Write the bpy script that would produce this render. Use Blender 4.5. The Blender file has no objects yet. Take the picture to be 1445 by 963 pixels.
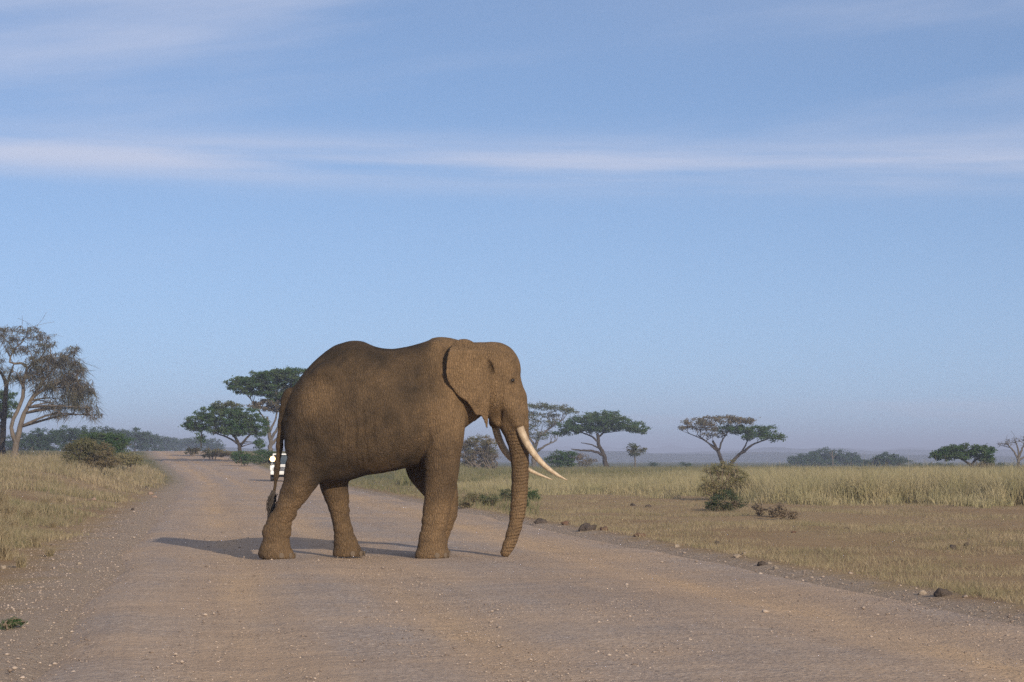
import bpy, bmesh, math
import numpy as np
from mathutils import Vector

rng = np.random.default_rng(7)
scene = bpy.context.scene
COL = scene.collection

# ------------------------------------------------------------------ camera
FPX, UC, VC, VH, CAMH = 3200.0, 722.5, 481.5, 650.0, 1.5
PITCH = math.atan((VH - VC) / FPX)
cam_d = bpy.data.cameras.new('camera')
cam = bpy.data.objects.new('camera', cam_d)
COL.objects.link(cam)
cam.location = (0, 0, CAMH)
cam.rotation_euler = (math.pi / 2 + PITCH, 0, 0)
cam_d.sensor_width = 36.0
cam_d.lens = 36.0 * FPX / 1445.0
cam_d.clip_end = 30000
scene.camera = cam

# ------------------------------------------------------------------ sky and sun
SUN_EL = math.radians(19)
SUN_AZ = math.atan2(0.42, -0.907)          # clockwise from +Y
world = bpy.data.worlds.new('World')
scene.world = world
world.use_nodes = True
wt = world.node_tree
wt.nodes.clear()


def wn(t, **k):
    n = wt.nodes.new(t)
    for a, b in k.items():
        setattr(n, a, b)
    return n


def wmath(op, a, b=None):
    n = wn('ShaderNodeMath', operation=op)
    for i, v in enumerate((a, b)):
        if v is None:
            continue
        if isinstance(v, (int, float)):
            n.inputs[i].default_value = v
        else:
            wt.links.new(v, n.inputs[i])
    return n.outputs[0]


sky = wn('ShaderNodeTexSky', sky_type='NISHITA')
sky.sun_disc = False
sky.sun_elevation = SUN_EL
sky.sun_rotation = SUN_AZ
sky.altitude = 1100
sky.air_density = 1.0
sky.dust_density = 1.6
sky.ozone_density = 2.2
tc = wn('ShaderNodeTexCoord')
# the lowest, dust-yellowed degrees of the sky model are skipped
rem = wn('ShaderNodeMapping')
rem.inputs['Scale'].default_value = (1, 1, 1.2)
rem.inputs['Location'].default_value = (0, 0, 0.085)
wt.links.new(tc.outputs['Generated'], rem.inputs['Vector'])
wt.links.new(rem.outputs[0], sky.inputs['Vector'])
sx = wn('ShaderNodeSeparateXYZ')
wt.links.new(tc.outputs['Generated'], sx.inputs[0])
az = wmath('ARCTAN2', sx.outputs[0], sx.outputs[1])
el = sx.outputs[2]


def streaks(sa, se, tilt, seed, lo, hi, detail=6, rough=0.55):
    c = wn('ShaderNodeCombineXYZ')
    wt.links.new(wmath('MULTIPLY', az, sa), c.inputs[0])
    e2 = wmath('ADD', el, wmath('MULTIPLY', az, tilt))
    wt.links.new(wmath('MULTIPLY', e2, se), c.inputs[1])
    c.inputs[2].default_value = seed
    n = wn('ShaderNodeTexNoise')
    n.inputs['Scale'].default_value = 1.0
    n.inputs['Detail'].default_value = detail
    n.inputs['Roughness'].default_value = rough
    wt.links.new(c.outputs[0], n.inputs['Vector'])
    r = wn('ShaderNodeMapRange', interpolation_type='SMOOTHSTEP')
    wt.links.new(n.outputs['Fac'], r.inputs[0])
    r.inputs[1].default_value = lo
    r.inputs[2].default_value = hi
    return r.outputs[0]


def elband(c, w, tilt=0.0):
    e2 = wmath('ADD', el, wmath('MULTIPLY', az, tilt))
    d = wmath('DIVIDE', wmath('SUBTRACT', e2, c), w)
    return wmath('POWER', 2.718, wmath('MULTIPLY', wmath('MULTIPLY', d, d), -1.0))


band = wmath('MULTIPLY', elband(0.130, 0.010, 0.012), streaks(4.0, 75, 0.015, 3.1, 0.25, 0.68))
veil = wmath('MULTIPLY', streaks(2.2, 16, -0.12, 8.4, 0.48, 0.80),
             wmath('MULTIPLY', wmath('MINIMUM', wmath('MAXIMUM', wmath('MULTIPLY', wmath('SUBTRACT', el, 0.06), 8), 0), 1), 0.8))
lowc = wmath('MULTIPLY', elband(0.021, 0.006), streaks(9, 130, 0.0, 1.7, 0.42, 0.75))
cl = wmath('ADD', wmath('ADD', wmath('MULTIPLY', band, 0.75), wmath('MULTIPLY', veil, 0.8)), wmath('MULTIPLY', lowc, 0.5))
# thin broken cirrus mostly above the view, added to brighten shadow fill
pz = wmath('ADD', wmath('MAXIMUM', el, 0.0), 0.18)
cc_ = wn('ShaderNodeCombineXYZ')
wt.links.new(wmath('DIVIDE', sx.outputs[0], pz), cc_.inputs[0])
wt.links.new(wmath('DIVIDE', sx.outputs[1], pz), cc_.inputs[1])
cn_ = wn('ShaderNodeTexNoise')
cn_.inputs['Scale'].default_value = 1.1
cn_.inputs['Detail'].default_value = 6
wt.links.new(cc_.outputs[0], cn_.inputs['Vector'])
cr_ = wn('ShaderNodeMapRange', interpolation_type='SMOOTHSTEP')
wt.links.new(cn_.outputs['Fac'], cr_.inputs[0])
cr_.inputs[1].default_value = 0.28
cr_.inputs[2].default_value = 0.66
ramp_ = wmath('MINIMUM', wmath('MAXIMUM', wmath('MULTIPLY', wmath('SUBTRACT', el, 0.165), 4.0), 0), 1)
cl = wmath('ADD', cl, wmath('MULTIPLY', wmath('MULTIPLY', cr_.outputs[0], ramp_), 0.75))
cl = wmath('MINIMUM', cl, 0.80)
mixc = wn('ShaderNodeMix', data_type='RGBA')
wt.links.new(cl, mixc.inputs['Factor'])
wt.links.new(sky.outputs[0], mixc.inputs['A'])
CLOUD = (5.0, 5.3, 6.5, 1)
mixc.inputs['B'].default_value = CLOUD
tint = wn('ShaderNodeMix', data_type='RGBA', blend_type='MULTIPLY')
tint.inputs['Factor'].default_value = 1.0
tint.inputs['B'].default_value = (0.99, 1.0, 1.07, 1)
wt.links.new(sky.outputs[0], tint.inputs['A'])
wt.links.new(tint.outputs['Result'], mixc.inputs['A'])
bg = wn('ShaderNodeBackground')
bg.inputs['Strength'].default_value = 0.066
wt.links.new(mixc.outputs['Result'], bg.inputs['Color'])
wo = wn('ShaderNodeOutputWorld')
wt.links.new(bg.outputs[0], wo.inputs['Surface'])

sun_d = bpy.data.lights.new('sun', 'SUN')
sun_d.energy = 2.5
sun_d.angle = math.radians(0.6)
sun_d.color = (1.0, 0.86, 0.68)
sun = bpy.data.objects.new('sun', sun_d)
COL.objects.link(sun)
to_sun = Vector((math.sin(SUN_AZ) * math.cos(SUN_EL), math.cos(SUN_AZ) * math.cos(SUN_EL), math.sin(SUN_EL)))
sun.rotation_euler = (-to_sun).to_track_quat('-Z', 'Y').to_euler()
sun.location = to_sun * 60

scene.view_settings.view_transform = 'Standard'
scene.view_settings.look = 'None'
scene.view_settings.exposure = 0.95
scene.view_settings.gamma = 1.0
scene.view_settings.use_curve_mapping = False
scene.cycles.use_denoising = False
scene.cycles.use_adaptive_sampling = False
scene.cycles.volume_bounces = 0
scene.cycles.max_bounces = 5


# ------------------------------------------------------------------ helpers
def at(u, v, Y):
    """point at depth Y seen at photo pixel (u, v)"""
    dx, dz = (u - UC) / FPX, (VC - v) / FPX
    dy = math.cos(PITCH) - dz * math.sin(PITCH)
    zz = math.sin(PITCH) + dz * math.cos(PITCH)
    k = Y / dy
    return Vector((dx * k, Y, CAMH + zz * k))


def smooth(t):
    t = np.clip(t, 0, 1)
    return t * t * (3 - 2 * t)


_perm = np.random.default_rng(3).permutation(512).astype(np.int64)
_val = np.random.default_rng(4).random(512)


def vnoise(p):
    p = np.asarray(p, float)
    i = np.floor(p).astype(np.int64)
    f = p - i
    f = f * f * (3 - 2 * f)

    def h(a, b, c):
        return _val[_perm[(_perm[(_perm[a & 511] + b) & 511] + c) & 511]]
    x, y, z = i[..., 0], i[..., 1], i[..., 2]
    fx, fy, fz = f[..., 0], f[..., 1], f[..., 2]
    r = 0
    for dx in (0, 1):
        for dy in (0, 1):
            for dz in (0, 1):
                w = (fx if dx else 1 - fx) * (fy if dy else 1 - fy) * (fz if dz else 1 - fz)
                r = r + w * h(x + dx, y + dy, z + dz)
    return r * 2 - 1


def fbm(p, o=3):
    p = np.asarray(p, float)
    r, a = 0, 1.0
    for k in range(o):
        r = r + a * vnoise(p + 17.3 * k)
        p = p * 2.03
        a *= 0.5
    return r


def road_bend(y):
    return -7.0 * smooth((y - 140) / 220)


def road_left(y):
    return -1.36 - 0.135 * y + road_bend(y)


def road_right(y):
    return 7.6 - 0.135 * y + road_bend(y)


def road_dist(x, y):
    """metres outside the road edge (negative inside)"""
    return np.maximum(road_left(y) - x, x - road_right(y))


def height(x, y):
    x, y = np.asarray(x, float), np.asarray(y, float)
    yy = np.maximum(y, 8)
    a = x / yy
    wl = smooth((0.0 - a) / 0.07)
    rise = 2.9 * smooth((y - 150) / 200) * wl
    e = road_left(y) - x
    bank = 1.1 * smooth((y - 30) / 85) * smooth((e - 0.4) / 6.5) * (1 - smooth((y - 200) / 150))
    off = smooth((road_dist(x, y) + 0.2) / 2.5)
    q = np.stack([x * 0.35, y * 0.22, np.zeros_like(x)], -1)
    und = 0.07 * fbm(q, 3) * off
    berm = 0.05 * np.exp(-((e - 0.5) / 0.5) ** 2)
    er = x - road_right(y)
    bermr = 0.07 * np.exp(-((er - 0.5) / 0.5) ** 2)
    return rise + bank + und + berm + bermr


def hz(x, y):
    return float(height(np.array([x]), np.array([y]))[0])


def gnd(u, v):
    """ground point seen at pixel (u, v)"""
    Y = CAMH * FPX / max(v - VH, 3)
    for _ in range(30):
        p = at(u, v, Y)
        g = hz(p.x, p.y)
        k = (VH - v) / FPX
        Yn = (g - CAMH) / k if abs(k) > 1e-5 else Y
        if Yn <= 0:
            break
        Y = 0.5 * Y + 0.5 * Yn
    p = at(u, v, Y)
    return Vector((p.x, p.y, hz(p.x, p.y)))


def mesh_np(name, V, F):
    """V (n,3), F (m,k) with constant k, or list of such arrays"""
    me = bpy.data.meshes.new(name)
    if not isinstance(F, (list, tuple)):
        F = [F]
    F = [np.asarray(f, np.int32) for f in F if len(f)]
    V = np.asarray(V, np.float32)
    me.vertices.add(len(V))
    me.vertices.foreach_set('co', V.ravel())
    loops = np.concatenate([f.ravel() for f in F])
    sizes = np.concatenate([np.full(len(f), f.shape[1], np.int32) for f in F])
    starts = np.concatenate([[0], np.cumsum(sizes)[:-1]]).astype(np.int32)
    me.loops.add(len(loops))
    me.loops.foreach_set('vertex_index', loops)
    me.polygons.add(len(sizes))
    me.polygons.foreach_set('loop_start', starts)
    me.update(calc_edges=True)
    me.validate()
    return me


def link(name, me, mat=None, parent=None, smoothed=False):
    o = bpy.data.objects.new(name, me)
    COL.objects.link(o)
    if mat and me:
        me.materials.append(mat)
    if parent:
        o.parent = parent
    if smoothed and me:
        me.polygons.foreach_set('use_smooth', np.ones(len(me.polygons), bool))
    return o


def empty(name, loc):
    o = bpy.data.objects.new(name, None)
    COL.objects.link(o)
    o.location = loc
    o.empty_display_size = 0.3
    return o


def tag(o, label=None, cat=None, group=None, kind=None):
    for k, v in (('label', label), ('category', cat), ('group', group), ('kind', kind)):
        if v:
            o[k] = v
    return o


def attr(me, name, data):
    a = me.attributes.new(name, 'FLOAT', 'POINT')
    a.data.foreach_set('value', np.asarray(data, np.float32))


class Mat:
    """small node builder"""

    def __init__(self, name, rough=0.9, spec=0.2):
        self.m = bpy.data.materials.new(name)
        self.m.use_nodes = True
        self.t = self.m.node_tree
        self.b = self.t.nodes['Principled BSDF']
        self.b.inputs['Roughness'].default_value = rough
        self.b.inputs['Specular IOR Level'].default_value = spec

    def n(self, t, ins=None, **k):
        n = self.t.nodes.new(t)
        for a, b in k.items():
            setattr(n, a, b)
        for a, b in (ins or {}).items():
            self.put(n.inputs[a], b)
        return n

    def put(self, sock, v):
        if hasattr(v, 'is_output') or isinstance(v, bpy.types.NodeSocket):
            self.t.links.new(v, sock)
        else:
            sock.default_value = v

    def coord(self, kind='Object', scale=(1, 1, 1)):
        if kind == 'UV':
            s = self.n('ShaderNodeUVMap').outputs[0]
        else:
            s = self.n('ShaderNodeTexCoord').outputs[kind]
        return self.n('ShaderNodeMapping', {'Vector': s, 'Scale': scale}).outputs[0]

    def noise(self, vec, scale, detail=4, rough=0.55, lo=0.35, hi=0.65):
        n = self.n('ShaderNodeTexNoise', {'Vector': vec, 'Scale': scale, 'Detail': detail, 'Roughness': rough})
        return self.n('ShaderNodeMapRange', {0: n.outputs['Fac'], 1: lo, 2: hi}).outputs[0]

    def mix(self, f, a, b, mode='MIX'):
        n = self.n('ShaderNodeMix', data_type='RGBA', blend_type=mode)
        self.put(n.inputs['Factor'], f)
        self.put(n.inputs['A'], a if not isinstance(a, tuple) else (*a, 1))
        self.put(n.inputs['B'], b if not isinstance(b, tuple) else (*b, 1))
        return n.outputs['Result']

    def math(self, op, a, b=0.0):
        return self.n('ShaderNodeMath', {0: a, 1: b}, operation=op).outputs[0]

    def attr(self, name):
        return self.n('ShaderNodeAttribute', attribute_name=name).outputs['Fac']

    def bump(self, h, strength, dist, normal=None):
        n = self.n('ShaderNodeBump', {'Height': h, 'Strength': strength, 'Distance': dist})
        if normal is not None:
            self.put(n.inputs['Normal'], normal)
        return n.outputs[0]

    def done(self, col, normal=None):
        self.put(self.b.inputs['Base Color'], col if not isinstance(col, tuple) else (*col, 1))
        if normal is not None:
            self.put(self.b.inputs['Normal'], normal)
        return self.m


def leaf_mat(name, c1, c2, c3=None, trans=0.25, rough=0.75):
    M = Mat(name, rough, 0.15)
    r = M.n('ShaderNodeNewGeometry').outputs['Random Per Island']
    c = M.mix(r, c1, c2)
    if c3:
        f = M.noise(M.coord('Object'), 0.7, 2, 0.5, 0.42, 0.62)
        c = M.mix(f, c, c3)
    M.done(c)
    tr = M.n('ShaderNodeBsdfTranslucent', {'Color': c})
    mx = M.n('ShaderNodeMixShader', {0: trans, 1: M.b.outputs[0], 2: tr.outputs[0]})
    M.t.links.new(mx.outputs[0], M.t.nodes['Material Output'].inputs['Surface'])
    return M.m


def plain(name, c, rough=0.6, spec=0.3, metal=0.0, var=0.12, vs=6.0):
    M = Mat(name, rough, spec)
    M.b.inputs['Metallic'].default_value = metal
    f = M.noise(M.coord('Object'), vs, 5)
    return M.done(M.mix(f, tuple(x * (1 - var) for x in c), tuple(min(1, x * (1 + var)) for x in c)))


def bark_mat(name, c1, c2):
    M = Mat(name, 0.95, 0.1)
    v = M.coord('Object', (1, 1, 0.25))
    f = M.noise(v, 6, 5)
    return M.done(M.mix(f, c1, c2), M.bump(f, 0.6, 0.03))


# ------------------------------------------------------------------ ground materials
def soil_nodes(M):
    """shared soil colour for the ground; returns colour, height"""
    o = M.coord('Object')
    big = M.noise(o, 0.10, 5, 0.6, 0.38, 0.62)
    mid = M.noise(o, 0.55, 5, 0.65, 0.36, 0.64)
    fine = M.noise(o, 9.0, 5, 0.7, 0.30, 0.70)
    grain = M.noise(o, 45.0, 3, 0.7, 0.30, 0.70)
    c = M.mix(big, (0.255, 0.158, 0.084), (0.34, 0.235, 0.128))
    c = M.mix(M.math('MULTIPLY', mid, 0.85), c, (0.37, 0.275, 0.150))
    c = M.mix(M.math('MULTIPLY', fine, 0.35), c, (0.20, 0.125, 0.075))
    c = M.mix(M.math('MULTIPLY', grain, 0.30), c, (0.42, 0.32, 0.21))
    return o, c, fine, grain


def gravel_nodes(M, o):
    g1 = M.noise(o, 22.0, 4, 0.75, 0.30, 0.70)
    vor = M.n('ShaderNodeTexVoronoi', {'Vector': o, 'Scale': 26.0, 'Randomness': 1.0})
    g2 = M.n('ShaderNodeSeparateColor', {0: vor.outputs['Color']}).outputs[0]
    c = M.mix(g1, (0.275, 0.220, 0.184), (0.415, 0.348, 0.296))
    sp = M.n('ShaderNodeMapRange', {0: g2, 1: 0.80, 2: 0.98}).outputs[0]
    c = M.mix(M.math('MULTIPLY', sp, 0.55), c, (0.62, 0.54, 0.46))
    sd = M.n('ShaderNodeMapRange', {0: g2, 1: 0.16, 2: 0.02}).outputs[0]
    c = M.mix(M.math('MULTIPLY', sd, 0.5), c, (0.18, 0.14, 0.115))
    return c, g1, vor.outputs['Distance']


M = Mat('ground_soil', 0.97, 0.05)
o, c, fine, grain = soil_nodes(M)
gc, g1, gd = gravel_nodes(M, o)
wob = M.math('MULTIPLY', M.math('SUBTRACT', M.noise(o, 0.8, 4, 0.6, 0.2, 0.8), 0.5), 1.6)
rd = M.math('ADD', M.attr('road_dist'), wob)
edge = M.n('ShaderNodeMapRange', {0: rd, 1: 1.5, 2: 0.2}, interpolation_type='SMOOTHSTEP').outputs[0]
far = M.n('ShaderNodeMapRange', {0: M.attr('dist'), 1: 95.0, 2: 170.0}).outputs[0]
far2 = M.n('ShaderNodeMapRange', {0: M.attr('dist'), 1: 170.0, 2: 600.0}).outputs[0]
big = M.noise(o, 0.03, 4, 0.6, 0.35, 0.65)
c = M.mix(far, c, M.mix(big, (0.135, 0.135, 0.060), (0.24, 0.19, 0.09)))
c = M.mix(far2, c, M.mix(big, (0.085, 0.100, 0.055), (0.15, 0.14, 0.075)))
c = M.mix(M.math('MULTIPLY', edge, 0.75), c, M.mix(0.35, gc, (0.37, 0.285, 0.205)))
ground_mat = M.done(c, M.bump(M.math('ADD', fine, M.math('MULTIPLY', grain, 0.4)), 0.7, 0.05))

M = Mat('gravel_road', 0.97, 0.05)
o = M.coord('Object')
gc, g1, gd = gravel_nodes(M, o)
uv = M.coord('UV', (1, 1, 1))
uvs = M.coord('UV', (0.55, 0.045, 1))
trk = M.noise(uvs, 1.0, 5, 0.6, 0.42, 0.66)
uvs2 = M.coord('UV', (1.6, 0.06, 1))
trk2 = M.noise(uvs2, 1.0, 4, 0.6, 0.45, 0.70)
pat = M.noise(o, 0.22, 5, 0.62, 0.42, 0.66)
wash = M.noise(M.coord('UV', (0.10, 0.55, 1)), 1.0, 4, 0.6, 0.48, 0.68)
dust_c = (0.545, 0.372, 0.212)
ac = M.n('ShaderNodeSeparateXYZ', {0: uv}).outputs[0]          # metres from the left edge
# packed dusty wheel tracks: smooth, with fewer loose stones
def lane(cn, w):
    d = M.math('DIVIDE', M.math('SUBTRACT', ac, cn), w)
    return M.math('POWER', 2.718, M.math('MULTIPLY', M.math('MULTIPLY', d, d), -1.0))
lanes = M.math('ADD', M.math('ADD', lane(1.7, 0.55), lane(7.3, 0.75)), M.math('MULTIPLY', lane(3.6, 0.40), 0.8))
lanes = M.math('MULTIPLY', M.math('MINIMUM', lanes, 1.0), M.noise(M.coord('UV', (0.5, 0.08, 1)), 1.0, 4, 0.6, 0.30, 0.60))
c = M.mix(M.math('MULTIPLY', lanes, 0.95), gc, dust_c)
c = M.mix(M.math('MULTIPLY', trk, 0.75), c, (0.445, 0.325, 0.220))
c = M.mix(M.math('MULTIPLY', trk2, 0.35), c, (0.275, 0.205, 0.160))
c = M.mix(M.math('MULTIPLY', pat, 0.6), c, (0.50, 0.355, 0.23))
c = M.mix(M.math('MULTIPLY', wash, 0.30), c, (0.31, 0.225, 0.16))
h = M.math('ADD', M.math('MULTIPLY', gd, 1.2), g1)
nrm = M.bump(h, 0.55, 0.03)
nrm = M.bump(M.math('ADD', trk, M.noise(o, 1.6, 4, 0.6, 0.2, 0.8)), 0.5, 0.10, nrm)
road_mat = M.done(c, nrm)

# ------------------------------------------------------------------ ground and road
ys = np.concatenate([np.arange(-30, 8, 2.0), np.geomspace(8, 9000, 300)])
aa = np.concatenate([-np.geomspace(1.6, 0.3, 20), np.linspace(-0.29, 0.29, 175), np.geomspace(0.3, 1.6, 20)])
Yg, Ag = np.meshgrid(ys, aa, indexing='ij')
Xg = Ag * np.maximum(Yg, 20)
RD = road_dist(Xg, Yg)
Zg = height(Xg, Yg) - 0.06 * smooth((0.1 - RD) / 0.4) * (Yg < 420)
ny_, nx_ = Yg.shape
idx = np.arange(ny_ * nx_).reshape(ny_, nx_)
Fq = np.stack([idx[:-1, :-1], idx[:-1, 1:], idx[1:, 1:], idx[1:, :-1]], -1).reshape(-1, 4)
me = mesh_np('ground', np.stack([Xg, Yg, Zg], -1).reshape(-1, 3), Fq)
attr(me, 'road_dist', np.where(Yg < 430, np.where(Xg > road_right(Yg), RD * 2.0 + 0.3, RD), 50).ravel())
attr(me, 'dist', Yg.ravel())
tag(link('ground', me, ground_mat, None, True), kind='structure')

ys = np.concatenate([np.arange(-30, 10, 2.0), np.geomspace(10, 430, 240)])
ts = np.linspace(0, 1, 33)
Yr, Tr = np.meshgrid(ys, ts, indexing='ij')
L, R = road_left(Yr), road_right(Yr)
edgew = 0.16 * fbm(np.stack([Yr * 0.25, np.zeros_like(Yr), (Tr > 0.5) * 9.0], -1), 3)
Xr = L + (R - L) * Tr + edgew * (np.abs(Tr - 0.5) * 2) ** 3 * np.sign(Tr - 0.5)
Zr = height(Xr, Yr) + 0.012
Zr += 0.05 * (1 - (2 * Tr - 1) ** 2) * 0.4
Zr -= 0.035 * (np.exp(-((Tr * 8.96 - 1.7) / 0.45) ** 2) + np.exp(-((Tr * 8.96 - 3.6) / 0.4) ** 2) + np.exp(-((Tr * 8.96 - 7.3) / 0.5) ** 2))
Zr += 0.03 * np.exp(-((Tr * 8.96 - 0.6) / 0.25) ** 2)
Zr += 0.018 * fbm(np.stack([Xr * 0.9, Yr * 0.35, Xr * 0], -1), 3)
Zr -= 0.10 * smooth((np.abs(Tr - 0.5) * 2 - 0.93) / 0.07)
n0, n1 = Yr.shape
idx = np.arange(n0 * n1).reshape(n0, n1)
Fq = np.stack([idx[:-1, :-1], idx[:-1, 1:], idx[1:, 1:], idx[1:, :-1]], -1).reshape(-1, 4)
me = mesh_np('road', np.stack([Xr, Yr, Zr], -1).reshape(-1, 3), Fq)
uvl = me.uv_layers.new(name='UVMap')
li = np.empty(len(me.loops), np.int32)
me.loops.foreach_get('vertex_index', li)
UV = np.stack([(Tr * 8.96).ravel(), Yr.ravel()], -1)
uvl.data.foreach_set('uv', UV[li].astype(np.float32).ravel())
tag(link('road', me, road_mat, None, True), kind='structure')


def road_z(x, y):
    return hz(x, y) + 0.03


# far hills
def ridge(name, Y0, base, amp, seed, x0, x1, mat):
    n = 260
    xs = np.linspace(x0, x1, n)
    prof = base + amp * (0.5 + 0.5 * fbm(np.stack([xs / 620.0, xs * 0 + seed, xs * 0], -1), 5))
    prof += amp * 0.16 * fbm(np.stack([xs / 60.0, xs * 0 + seed, xs * 0], -1), 3)
    prof = np.clip(prof, 1.5, 58)
    rows = []
    for k, (dy, f) in enumerate(((-420, -0.03), (-260, 0.35), (-120, 0.75), (0, 1.0), (150, 0.7), (420, -0.03))):
        rows.append(np.stack([xs, xs * 0 + Y0 + dy, prof * f], -1))
    V = np.concatenate(rows)
    i = np.arange(len(V)).reshape(6, n)
    F = np.stack([i[:-1, :-1], i[:-1, 1:], i[1:, 1:], i[1:, :-1]], -1).reshape(-1, 4)
    tag(link(name, mesh_np(name, V, F), mat, None, True), kind='structure')


M = Mat('hill_scrub', 1.0, 0.0)
hillm = M.done(M.mix(M.noise(M.coord('Object'), 0.02, 5), (0.045, 0.060, 0.040), (0.10, 0.10, 0.065)))
ridge('hills', 2700, 3, 11, 5.2, -1500, 1500, hillm)
ridge('hills', 4200, 8, 20, 2.2, -2200, 2200, hillm)
ridge('hills', 7600, 18, 38, 9.7, -3200, 3200, hillm)


# ------------------------------------------------------------------ vegetation helpers
def blades(P, H, W, lean=0.35, seg=2, curl=0.5, r=rng):
    """grass blades at points P: returns V, tris"""
    n = len(P)
    H, W = np.broadcast_to(H, (n,)), np.broadcast_to(W, (n,))
    th = r.random(n) * 2 * np.pi
    face = r.random(n) * np.pi
    ld = np.stack([np.cos(th), np.sin(th), np.zeros(n)], -1) * (lean * r.random(n) * H)[:, None]
    wd = np.stack([np.cos(face), np.sin(face), np.zeros(n)], -1) * (W / 2)[:, None]
    up = np.stack([np.zeros(n), np.zeros(n), H], -1)
    b0, b1 = P - wd, P + wd
    tip = P + up + ld * (1 + curl)
    if seg == 1:
        V = np.stack([b0, b1, tip], 1).reshape(-1, 3)
        return V, np.arange(3 * n).reshape(n, 3)
    m = P + up * 0.55 + ld * 0.45
    V = np.stack([b0, b1, m - wd * 0.8, m + wd * 0.8, tip], 1).reshape(-1, 3)
    k = np.arange(n)[:, None] * 5
    F = np.concatenate([k + [[0, 1, 3]], k + [[0, 3, 2]], k + [[2, 3, 4]]])
    return V, F


def tube(path, rad, sides=7):
    path = np.asarray(path, float)
    n = len(path)
    t = np.gradient(path, axis=0)
    t /= np.linalg.norm(t, axis=1)[:, None] + 1e-9
    ref = np.array([0.31, 0.92, 0.2])
    a = np.cross(t, ref)
    a /= np.linalg.norm(a, axis=1)[:, None] + 1e-9
    b = np.cross(t, a)
    ang = np.linspace(0, 2 * np.pi, sides, endpoint=False)
    V = path[:, None] + (np.cos(ang)[None, :, None] * a[:, None] + np.sin(ang)[None, :, None] * b[:, None]) * np.asarray(rad)[:, None, None]
    V = V.reshape(-1, 3)
    i = np.arange(n * sides).reshape(n, sides)
    F = np.stack([i[:-1], np.roll(i[:-1], -1, 1), np.roll(i[1:], -1, 1), i[1:]], -1).reshape(-1, 4)
    V = np.concatenate([V, path[:1], path[-1:]])
    c0, c1 = n * sides, n * sides + 1
    T = np.concatenate([np.stack([np.roll(i[0], -1), i[0], np.full(sides, c0)], -1),
                        np.stack([i[-1], np.roll(i[-1], -1), np.full(sides, c1)], -1)])
    return V, F, T


class Acc:
    def __init__(self):
        self.V, self.Q, self.T, self.n = [], [], [], 0

    def add(self, V, Q=None, T=None):
        if Q is not None and len(Q):
            self.Q.append(np.asarray(Q) + self.n)
        if T is not None and len(T):
            self.T.append(np.asarray(T) + self.n)
        self.V.append(np.asarray(V))
        self.n += len(V)

    def tube(self, p, r, s=7):
        V, F, T = tube(p, r, s)
        self.add(V, F, T)

    def mesh(self, name):
        F = []
        if self.Q:
            F.append(np.concatenate(self.Q))
        if self.T:
            F.append(np.concatenate(self.T))
        return mesh_np(name, np.concatenate(self.V), F)


def spline(pts, n=14):
    """Catmull-Rom through pts"""
    P = np.asarray(pts, float)
    if len(P) == 2:
        return P[0] + (P[1] - P[0]) * np.linspace(0, 1, n)[:, None]
    Q = np.concatenate([[2 * P[0] - P[1]], P, [2 * P[-1] - P[-2]]])
    out = []
    per = max(2, n // (len(P) - 1))
    for i in range(len(P) - 1):
        t = np.linspace(0, 1, per, endpoint=False)[:, None]
        a, b, c, d = Q[i], Q[i + 1], Q[i + 2], Q[i + 3]
        out.append(0.5 * ((2 * b) + (c - a) * t + (2 * a - 5 * b + 4 * c - d) * t ** 2 + (3 * b - a - 3 * c + d) * t ** 3))
    out.append(P[-1:])
    return np.concatenate(out)


def leaves(P, size, r, flat=0.0, aspect=0.5):
    """small leaf-spray quads (two bent triangles) at P"""
    n = len(P)
    size = np.broadcast_to(size, (n,)) * (0.6 + 0.8 * r.random(n))
    a = r.normal(size=(n, 3))
    a[:, 2] *= (1 - flat)
    a /= np.linalg.norm(a, axis=1)[:, None]
    b = r.normal(size=(n, 3))
    b[:, 2] *= (1 - flat * 0.6)
    b -= a * (a * b).sum(1)[:, None]
    b /= np.linalg.norm(b, axis=1)[:, None] + 1e-9
    a *= size[:, None] * 0.5
    b *= size[:, None] * aspect * 0.5
    V = np.stack([P - a, P + b, P + a, P - b], 1).reshape(-1, 3)
    return V, np.arange(4 * n).reshape(n, 4)


def crown_points(pads, Y, s, dens, r, depth, clump_px=5.0, shell=0.0):
    """leaf positions in world space for pads (u, v, ru, rv[, dens])"""
    out = []
    for pad in pads:
        u, v, ru, rv = pad[:4]
        dm = pad[4] if len(pad) > 4 else 1.0
        n = int(ru * rv * 7.5 * dens * dm)
        nc = max(10, int(ru * rv / (clump_px * 0.9)))
        c = r.normal(size=(nc, 3))
        c /= np.linalg.norm(c, axis=1)[:, None]
        c *= (r.random(nc) ** 0.40)[:, None]
        k = r.integers(0, nc, n)
        g = c[k] + r.normal(size=(n, 3)) * np.array([clump_px / ru * 0.45, 0.16, min(0.5, clump_px / rv * 0.24)])
        p0 = at(u, v, Y)
        yoff = r.normal() * depth * 0.10
        W = np.stack([p0.x + g[:, 0] * ru * s, p0.y + yoff + g[:, 1] * max(depth, ru * s * 0.8), p0.z + g[:, 2] * rv * s], -1)
        out.append(W)
    return np.concatenate(out)


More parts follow.
